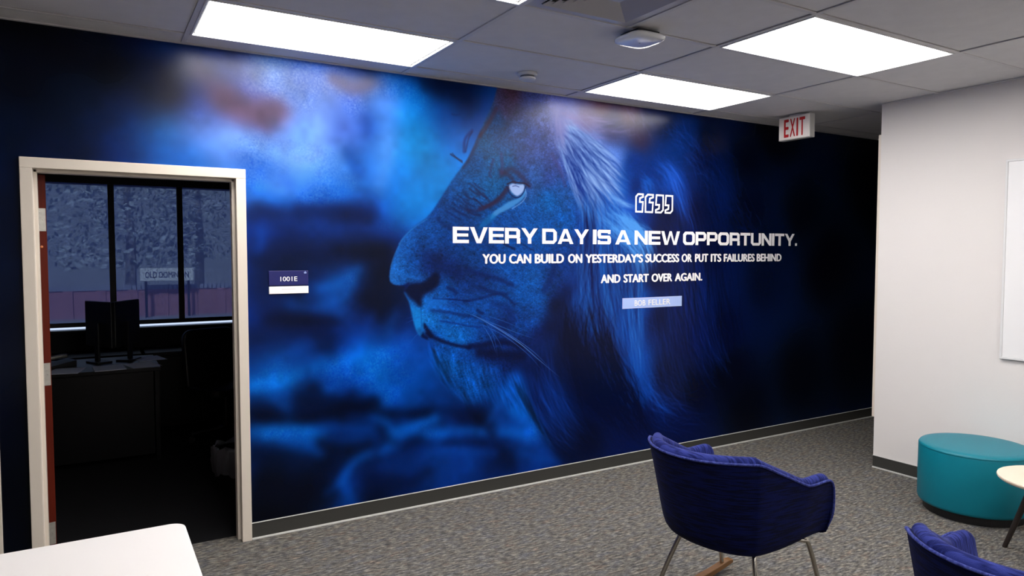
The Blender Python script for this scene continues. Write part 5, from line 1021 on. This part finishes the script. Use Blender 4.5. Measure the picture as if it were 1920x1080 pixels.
# outlined quotation marks
def mark(x0, x1, z0, z1, flip):
    """one square comma-like mark drawn as an outline; the tail nicks in half-way"""
    w, h = x1 - x0, z1 - z0
    P = [(0, 0), (0, 0.86), (0.22, 1), (0.96, 1), (0.96, 0.72), (0.66, 0.66), (0.66, 0.60), (0.96, 0.56), (0.96, 0)]
    P = [(0.02, 0.0), (0.02, 0.84), (0.30, 1.0), (0.98, 1.0), (0.98, 0.80), (0.62, 0.72), (0.60, 0.60), (0.98, 0.60), (0.90, 0.0)]
    if flip: P = [(1 - a, 1 - b) for a, b in P]
    c = (0.5, 0.5); cx = x0; t = 0.013
    pts = [Vector((x0 + a * w, 0, z0 + b * h)) for a, b in P]; n = len(pts)
    area = sum(pts[i].x * pts[(i + 1) % n].z - pts[(i + 1) % n].x * pts[i].z for i in range(n)); sgn = 1 if area > 0 else -1
    inn = []
    for i in range(n):
        a = (pts[i] - pts[i - 1]).normalized(); b = (pts[(i + 1) % n] - pts[i]).normalized()
        na = Vector((-a.z, 0, a.x)) * sgn; nb = Vector((-b.z, 0, b.x)) * sgn; m_ = (na + nb); m_ = m_ / max(0.35, m_.dot(na)); inn.append(pts[i] + m_ * t)
    bm = bmesh.new()
    for i in range(n):
        j = (i + 1) % n; f = bm.faces.new([bm.verts.new(Vector((v.x, Y, v.z))) for v in (pts[i], pts[j], inn[j], inn[i])])
        b = bmesh.ops.extrude_face_region(bm, geom=[f])
        for vtx in b['geom']:
            if isinstance(vtx, bmesh.types.BMVert): vtx.co.y += 0.0011
    bmesh.ops.transform(bm, matrix=qm, verts=bm.verts); obj('quotation_mark', bm, M['vinyl'], q)
for k, (a, b) in enumerate(((3.574, 3.660), (3.668, 3.762), (3.774, 3.866), (3.873, 3.964))): mark(a, b, 1.944, 2.090, k > 1)
nb = obj('name_bar', B(3.456 - 3.6, 4.068 - 3.6, -0.0015, -0.0002, 1.210 - 1.7, 1.291 - 1.7), mat('name_bar', S(168, 192, 244), 0.5, noise=(2, .05)), q)
for w_, xa, xb in (('BOB', 3.575, 3.685), ('FELLER', 3.715, 3.945)): text_mesh('name_lettering', w_, xa - 3.6, xb - 3.6, 1.229 - 1.7, 1.272 - 1.7, -0.0022, M['vinyl'], nb, bold=0.02, depth=0.0006)

# room number sign beside the doorway
rs = tag(empty('room_sign', (0.978, 0, 1.46)), 'navy room number sign 1001E with a white name strip beside the doorway', 'sign')
obj('number_plate', B(-0.112, 0.112, -0.007, -0.0002, -0.012, 0.072), mat('navy_plate', S(8, 16, 92), 0.4, noise=(6, .05)), rs, bevel=0.002)
obj('name_strip', B(-0.111, 0.112, -0.008, -0.0002, -0.060, -0.018), M['vinyl'], rs, bevel=0.0015)
text_mesh('room_number', '1001E', -0.048, 0.048, 0.012, 0.038, -0.0078, M['vinyl'], rs, bold=0.012, depth=0.0006)
text_mesh('small_print', '----------', -0.040, 0.036, -0.038, -0.0335, -0.0086, mat('pale_ink', S(190, 180, 180), 0.6, noise=(6, .02)), rs, bold=0.0, depth=0.0004)
bm = bmesh.new(); 
for a in range(5):
    t = math.radians(90 + 72 * a); prism(bm, [(0.004 * math.cos(t - 1.0), 0.003 * math.sin(t - 1.0)), (0.011 * math.cos(t), 0.008 * math.sin(t)), (0.004 * math.cos(t + 1.0), 0.003 * math.sin(t + 1.0))], 0.0072, 0.0082, Matrix.Translation((0.094, 0, 0.060)) @ Matrix.Rotation(math.pi / 2, 4, 'X'))
obj('emblem', bm, mat('emblem_blue', S(170, 190, 240), 0.5, noise=(6, .02)), rs)

# ---------------------------------------------------------------- ceiling fittings
vt = tag(empty('air_diffuser', ((VENT[0] + VENT[1]) / 2, (VENT[2] + VENT[3]) / 2, CEIL)), 'square grey air diffuser with nested louvres in the ceiling', 'air diffuser')
def sq_ring(r0, r1, z0, z1):
    bm = bmesh.new(); q4 = lambda r, z: [bm.verts.new((a * r, b * r, z)) for a, b in ((-1, -1), (1, -1), (1, 1), (-1, 1))]
    A, Bq, D_, E_ = q4(r0, z0), q4(r1, z1), q4(r0, z0 + 0.003), q4(r1, z1 + 0.003)
    for k in range(4):
        j = (k + 1) % 4
        for f in ((A[k], A[j], Bq[j], Bq[k]), (D_[k], E_[k], E_[j], D_[j]), (A[k], D_[k], D_[j], A[j]), (Bq[k], Bq[j], E_[j], E_[k])): bm.faces.new(f)
    return bm
mv = mat('diffuser_paint', S(186, 184, 188), 0.3, noise=(6, .05))
obj('rim', sq_ring(0.295, 0.242, 0.003, 0.003), mv, vt)
for k in range(6): a = 0.238 - 0.033 * k; obj('louvre', sq_ring(a, a - 0.027, -0.003, 0.010), mv, vt)
obj('centre_plate', B(-0.038, 0.038, -0.038, 0.038, -0.003, 0.0), mv, vt); obj('throat', B(-0.242, 0.242, -0.242, 0.242, 0.03, 0.035), M['grey_plastic'], vt)

ap = tag(empty('access_point', (2.405, -1.385, CEIL - 0.002)), 'white rounded wireless access point on the ceiling beside the air diffuser', 'access point')
obj('mount', B(-0.07, 0.07, -0.07, 0.07, -0.022, 0.0), M['black'], ap, bevel=0.004)
bm = bmesh.new(); n = 40; prof = [(0.93, -0.020), (1.0, -0.026), (1.0, -0.032), (0.965, -0.040), (0.86, -0.0455), (0.55, -0.0485), (0.0, -0.049)]; RR = []
for s, z in prof:
    if s == 0: RR.append([bm.verts.new((0, 0, z))]); continue
    ring_ = []
    for k in range(n):
        t = 2 * math.pi * k / n; c_, s_ = math.cos(t), math.sin(t); e = 4.0; rr = 1 / (abs(c_) ** e + abs(s_) ** e) ** (1 / e)
        ring_.append(bm.verts.new((0.108 * s * rr * c_, 0.108 * s * rr * s_, z)))
    RR.append(ring_)
bm.faces.new(RR[0][::-1])
for a, b in zip(RR, RR[1:]):
    for k in range(n):
        if len(b) == 1: bm.faces.new((a[k], a[(k + 1) % n], b[0]))
        else: bm.faces.new((a[k], a[(k + 1) % n], b[(k + 1) % n], b[k]))
obj('cover', bm, mat('ap_cover', S(232, 234, 236), 0.12, noise=(5, .02), coat=0.6), ap, smooth=True)
bm = bmesh.new(); lathe(bm, [(0, -0.0492), (0.004, -0.0492), (0.004, -0.0502), (0, -0.0502)], 12); obj('status_lens', bm, M['grey_plastic'], ap)
sm = tag(empty('smoke_detector', (2.35, -0.405, CEIL - 0.0)), 'small round white smoke detector on the ceiling above the lion', 'smoke detector')
bm = bmesh.new(); lathe(bm, [(0, 0.003), (0.062, 0.003), (0.062, -0.010), (0.056, -0.014), (0.0, -0.014)], 40); obj('base', bm, M['white_plastic'], sm)
bm = bmesh.new(); lathe(bm, [(0, -0.014), (0.044, -0.014), (0.044, -0.026), (0, -0.026)], 40); obj('vent_band', bm, M['grey_plastic'], sm)
bm = bmesh.new(); lathe(bm, [(0, -0.026), (0.052, -0.026), (0.050, -0.034), (0.040, -0.040), (0, -0.041)], 40); obj('cap', bm, M['white_plastic'], sm)

ex = tag(empty('exit_sign', (4.875, -0.425, CEIL - 0.002), math.radians(-90)), 'white exit sign with red letters hanging from the ceiling near the corridor', 'exit sign')
# local x runs along the sign (towards the viewer), local -y faces the room on the left
obj('housing', B(-0.146, 0.146, -0.024, 0.036, -0.196, -0.010), mat('exit_housing', S(206, 204, 200), 0.4, noise=(8, .03)), ex, bevel=0.004)
obj('face', B(-0.140, 0.140, -0.0275, -0.0235, -0.190, -0.016), mat('exit_face', S(246, 238, 232), 0.35, noise=(5, .02)), ex, bevel=0.001)
obj('canopy', B(-0.05, 0.05, -0.02, 0.03, -0.010, 0.0), M['white_plastic'], ex)
mred = mat('exit_red', S(190, 18, 24), 0.4, noise=(5, .04))
for ch, a, b in (('E', -0.092, -0.046), ('X', -0.036, 0.014), ('I', 0.025, 0.041), ('T', 0.052, 0.104)):
    text_mesh('letter', ch, a, b, -0.172, -0.034, -0.0282, mred, ex, bold=0.035, depth=0.0008)

# ---------------------------------------------------------------- whiteboard on the right wall
wbd = tag(empty('whiteboard', (XR, -2.75, 1.59)), 'white board on the right wall, only its left edge in view', 'whiteboard')
obj('board', B(-0.018, -0.0005, -0.88, 0.88, -0.63, 0.63), mat('board_white', S(240, 240, 240), 0.25, noise=(2, .01)), wbd, bevel=0.002)
bm = bmesh.new(); e = 0.014
for a in ((-0.88 - e, 0.88 + e, 0.63, 0.63 + e), (-0.88 - e, 0.88 + e, -0.63 - e, -0.63), (-0.88 - e, -0.88, -0.63, 0.63), (0.88, 0.88 + e, -0.63, 0.63)): box(bm, -0.022, -0.0005, a[0], a[1], a[2], a[3])
obj('frame', bm, M['white_plastic'], wbd, bevel=0.002)
obj('pen_tray', B(-0.07, -0.022, -0.5, 0.5, -0.645, -0.630), M['steel'], wbd, bevel=0.004)

# ---------------------------------------------------------------- white table, lower left
tb = tag(empty('work_table', (-0.52, -2.0, 0)), 'white rounded-corner table top in the lower left corner, in front of the doorway', 'table')
bm = bmesh.new(); prism(bm, rrect(-0.765, 0.765, -0.385, 0.385, 0.045), 0.712, 0.740); obj('tabletop', bm, M['table_white'], tb, bevel=0.004)
bm = bmesh.new(); prism(bm, rrect(-0.7655, 0.7655, -0.3855, 0.3855, 0.045), 0.716, 0.733); obj('edge_band', bm, M['edge'], tb)
for sx in (-1, 1):
    for sy in (-1, 1):
        bm = bmesh.new(); tube(bm, [(sx * 0.66, sy * 0.30, 0.712), (sx * 0.68, sy * 0.32, 0.01)], 0.025, 14, 0.018); lg = obj('leg', bm, M['chrome'], tb, smooth=False)
        bm = bmesh.new(); tube(bm, [(sx * 0.68, sy * 0.32, 0.012), (sx * 0.68, sy * 0.32, 0.0)], 0.024, 14); obj('glide', bm, M['black'], lg)
obj('apron', B(-0.62, 0.62, -0.28, 0.28, 0.685, 0.712), M['edge'], tb)

# ---------------------------------------------------------------- teal ottoman
ot = tag(empty('ottoman', (4.76, -1.88, 0)), 'round teal drum ottoman against the right wall', 'ottoman')
bm = bmesh.new(); lathe(bm, [(0, 0.055), (0.298, 0.055), (0.306, 0.062), (0.310, 0.075), (0.311, 0.24), (0.310, 0.398), (0.3075, 0.408)], 96); obj('body', bm, M['teal'], ot, smooth=True)
bm = bmesh.new(); lathe(bm, [(0.3075, 0.408), (0.3095, 0.4095), (0.3095, 0.413), (0.3055, 0.420), (0.298, 0.426), (0.26, 0.4295), (0.14, 0.432), (0, 0.433)], 96); obj('cushion_top', bm, M['teal'], ot, smooth=True)
bm = bmesh.new(); lathe(bm, [(0, 0.0), (0.272, 0.0), (0.276, 0.004), (0.276, 0.056), (0, 0.056)], 64); obj('plinth', bm, M['black'], ot)

# ---------------------------------------------------------------- small round side table
rt = tag(empty('side_table', (4.30, -2.50, 0)), 'small round pale side table on dark splayed legs beside the teal ottoman', 'table')
bm = bmesh.new(); lathe(bm, [(0, 0.430), (0.25, 0.430), (0.257, 0.436), (0.260, 0.444), (0.258, 0.450), (0, 0.450)], 72); obj('tabletop', bm, mat('maple_top', S(232, 214, 192), 0.35, noise=(5, .05)), rt)
for k in range(3):
    a = math.radians(84 + 120 * k); bm = bmesh.new(); tube(bm, [(0.10 * math.cos(a), 0.10 * math.sin(a), 0.428), (0.245 * math.cos(a), 0.245 * math.sin(a), 0.0)], 0.018, 14, 0.012); obj('leg', bm, M['leg_wood'], rt, smooth=False)
bm = bmesh.new(); lathe(bm, [(0, 0.415), (0.13, 0.415), (0.13, 0.430), (0, 0.430)], 32); obj('mounting_plate', bm, M['leg_wood'], rt)

# ---------------------------------------------------------------- tub armchair on metal legs and wooden rockers
def tub_chair(label):
    r = tag(empty('tub_armchair'), label, 'armchair', 'navy tub armchairs')
    # half outline from the middle of the back to the arm front: top (u, v, z) and the bottom it grows from
    top = [(-0.392, 0.0, 0.788), (-0.384, 0.085, 0.789), (-0.352, 0.170, 0.791), (-0.300, 0.236, 0.791), (-0.252, 0.276, 0.789), (-0.222, 0.292, 0.782), (-0.14, 0.306, 0.744), (-0.04, 0.322, 0.698), (0.04, 0.333, 0.663), (0.09, 0.337, 0.657), (0.18, 0.338, 0.656), (0.222, 0.337, 0.646), (0.244, 0.336, 0.615), (0.256, 0.333, 0.56), (0.262, 0.325, 0.49), (0.257, 0.305, 0.43)]
    bot = [(-0.170, 0.0, 0.362), (-0.168, 0.05, 0.362), (-0.160, 0.10, 0.362), (-0.148, 0.14, 0.362), (-0.130, 0.168, 0.362), (-0.112, 0.182, 0.362), (-0.06, 0.198, 0.365), (0.0, 0.206, 0.369), (0.06, 0.212, 0.375), (0.11, 0.217, 0.380), (0.16, 0.225, 0.386), (0.20, 0.238, 0.391), (0.225, 0.25, 0.395), (0.24, 0.265, 0.40), (0.248, 0.28, 0.405), (0.25, 0.292, 0.41)]
    T_ = cr([(a, -b, c) for a, b, c in top[::-1]] + top[1:], 4); Bt = cr([(a, -b, c) for a, b, c in bot[::-1]] + bot[1:], 4)
    n = len(T_); rows = 14
    prof = cr([(0, 0, 0), (0.22, 0.012, 0), (0.42, 0.05, 0), (0.56, 0.13, 0), (0.65, 0.27, 0), (0.74, 0.46, 0), (0.84, 0.67, 0), (0.93, 0.85, 0), (1, 1, 0)], 6)
    PS = np.linspace(0, 1, len(prof)); PF = [p.x for p in prof]; PZ = [p.y for p in prof]
    def surf(inset, lift, r0=0.0):
        g = []
        for i in range(n):
            t, b = T_[i], Bt[i]; c = Vector((0.02, 0, 0)); colm = []
            for j in range(rows + 1):
                s = r0 + (1 - r0) * j / rows
                f = np.interp(s, PS, PF); z = b.z + (t.z + lift - b.z) * np.interp(s, PS, PZ)
                p = Vector((b.x + (t.x - b.x) * f, b.y + (t.y - b.y) * f, z))
                colm.append(p)
            g.append(colm)
        if inset:
            out = []
            for i in range(n):
                a, b = g[max(0, i - 1)], g[min(n - 1, i + 1)]; colm = []
                for j in range(rows + 1):
                    d = b[j] - a[j]; nn = Vector((-d.y, d.x, 0)); nn = nn.normalized() if nn.length > 1e-6 else Vector((0, 0, 0))
                    if nn.dot(Vector((0.05, 0, 0)) - Vector((g[i][j].x, g[i][j].y, 0))) < 0 and i not in (0, n - 1): nn = -nn
                    colm.append(g[i][j] + nn * inset)
                out.append(colm)
            g = out
        return g
    def shell(bm, A, Bg):
        """closed sheet between two grids, joined round their borders"""
        n = len(A); va = [[bm.verts.new(p) for p in c] for c in A]; vb = [[bm.verts.new(p) for p in c] for c in Bg]
        for i in range(n - 1):
            for j in range(rows):
                bm.faces.new((va[i][j], va[i + 1][j], va[i + 1][j + 1], va[i][j + 1])); bm.faces.new((vb[i][j], vb[i][j + 1], vb[i + 1][j + 1], vb[i + 1][j]))
            bm.faces.new((va[i][0], vb[i][0], vb[i + 1][0], va[i + 1][0])); bm.faces.new((va[i][rows], va[i + 1][rows], vb[i + 1][rows], vb[i][rows]))
        for i in (0, n - 1):
            for j in range(rows): bm.faces.new((va[i][j], va[i][j + 1], vb[i][j + 1], vb[i][j]))
    O, I = surf(0, 0), surf(0.016, 0)
    bm = bmesh.new(); shell(bm, O, I); obj('outer_shell', bm, M['fab_out'], r, smooth=True).modifiers.new('edge', 'EDGE_SPLIT').split_angle = 1.0
    # underside pan
    bm = bmesh.new(); v = [bm.verts.new(p + Vector((0, 0, 0.001))) for p in Bt]; c = bm.verts.new((0.03, 0, 0.345))
    for i in range(n - 1): bm.faces.new((c, v[i + 1], v[i]))
    bm.faces.new((c, v[0], v[-1])); obj('underside', bm, M['fab_out'], r, smooth=True)
    # piping along the outer rim
    bm = bmesh.new(); tube(bm, [O[i][rows] + Vector((0, 0, 0.001)) for i in range(n)], 0.0055, 8); obj('piping', bm, M['piping'], r, smooth=True)
    # inner padding, a fatter pad standing a little above the shell
    P1, P2 = surf(0.013, -0.002, 0.25), surf(0.060, -0.002, 0.25)
    cols = []
    for i in range(6, n - 6):
        a, b = P1[i][rows], P2[i][rows]; m_ = (a + b) / 2; h_ = (b - a) / 2
        cols.append(P1[i][:rows + 1] + [m_ - h_ * math.cos(t) + Vector((0, 0, 0.026 * math.sin(t))) for t in (math.pi * k / 7 for k in range(1, 7))] + P2[i][::-1][:rows + 1])
    bm = bmesh.new(); V = [[bm.verts.new(p) for p in c] for c in cols]; w_ = len(V[0])
    for a, b in zip(V, V[1:]):
        for k in range(w_): bm.faces.new((a[k], b[k], b[(k + 1) % w_], a[(k + 1) % w_]))
    bm.faces.new(V[0]); bm.faces.new(V[-1][::-1])
    obj('inner_pad', bm, M['fab_in'], r, smooth=True).modifiers.new('edge', 'EDGE_SPLIT').split_angle = 1.0
    # seat cushion
    bm = bmesh.new(); prism(bm, rrect(-0.19, 0.235, -0.215, 0.215, 0.09), 0.388, 0.475); obj('seat_cushion', bm, M['fab_in'], r, smooth=False, bevel=0.03, seg=4)
    # rockers and legs
    for s in (-1, 1):
        bm = bmesh.new(); N_ = 18; ring_ = []
        for k in range(N_ + 1):
            u = -0.34 + 0.72 * k / N_; q_ = (u - 0.0) / 0.36; zz = 0.004 + 0.030 * q_ * q_; hh = 0.028; w_ = 0.018
            if k == N_: hh = 0.018
            y_ = s * 0.272
            ring_.append([bm.verts.new((u, y_ + a * w_, zz + b * hh)) for a, b in ((-1, 0), (1, 0), (1, 1), (-1, 1))])
        for a, b in zip(ring_, ring_[1:]):
            for k in range(4): bm.faces.new((a[k], a[(k + 1) % 4], b[(k + 1) % 4], b[k]))
        bm.faces.new(ring_[0][::-1]); bm.faces.new(ring_[-1])
        run = obj('rocker', bm, M['walnut'], r, bevel=0.004)
        for (u0, v0, u1, v1) in ((-0.115, 0.185, -0.205, 0.272), (0.215, 0.235, 0.305, 0.272)):
            zf = 0.004 + 0.030 * (u1 / 0.36) ** 2 + 0.024
            pts = cr([(u0 * 0.55, v0 * 0.75 * s, 0.362), (u0 * 0.92, v0 * 0.97 * s, 0.358), (u0 * 1.02 + (u1 - u0) * 0.10, s * (v0 + (v1 - v0) * 0.12), 0.325), (u1 - (u1 - u0) * 0.3, s * (v1 - (v1 - v0) * 0.28), 0.15), (u1, s * v1, zf)], 6)
            bm = bmesh.new(); tube(bm, pts, 0.0105, 14); obj('leg', bm, M['chrome'], r, smooth=True)
    return r
CH1 = (2.465, -1.978, 7.0); CH2 = (2.391, -3.219, 4.2)
c1 = tub_chair('navy tub armchair in the middle of the floor, seen from behind')
c1.location = (CH1[0], CH1[1], 0); c1.rotation_euler = (0, 0, math.radians(CH1[2]))
c2 = dup(c1, (CH2[0], CH2[1], 0), math.radians(CH2[2])); c2['label'] = 'navy tub armchair cut off by the lower right corner of the picture'
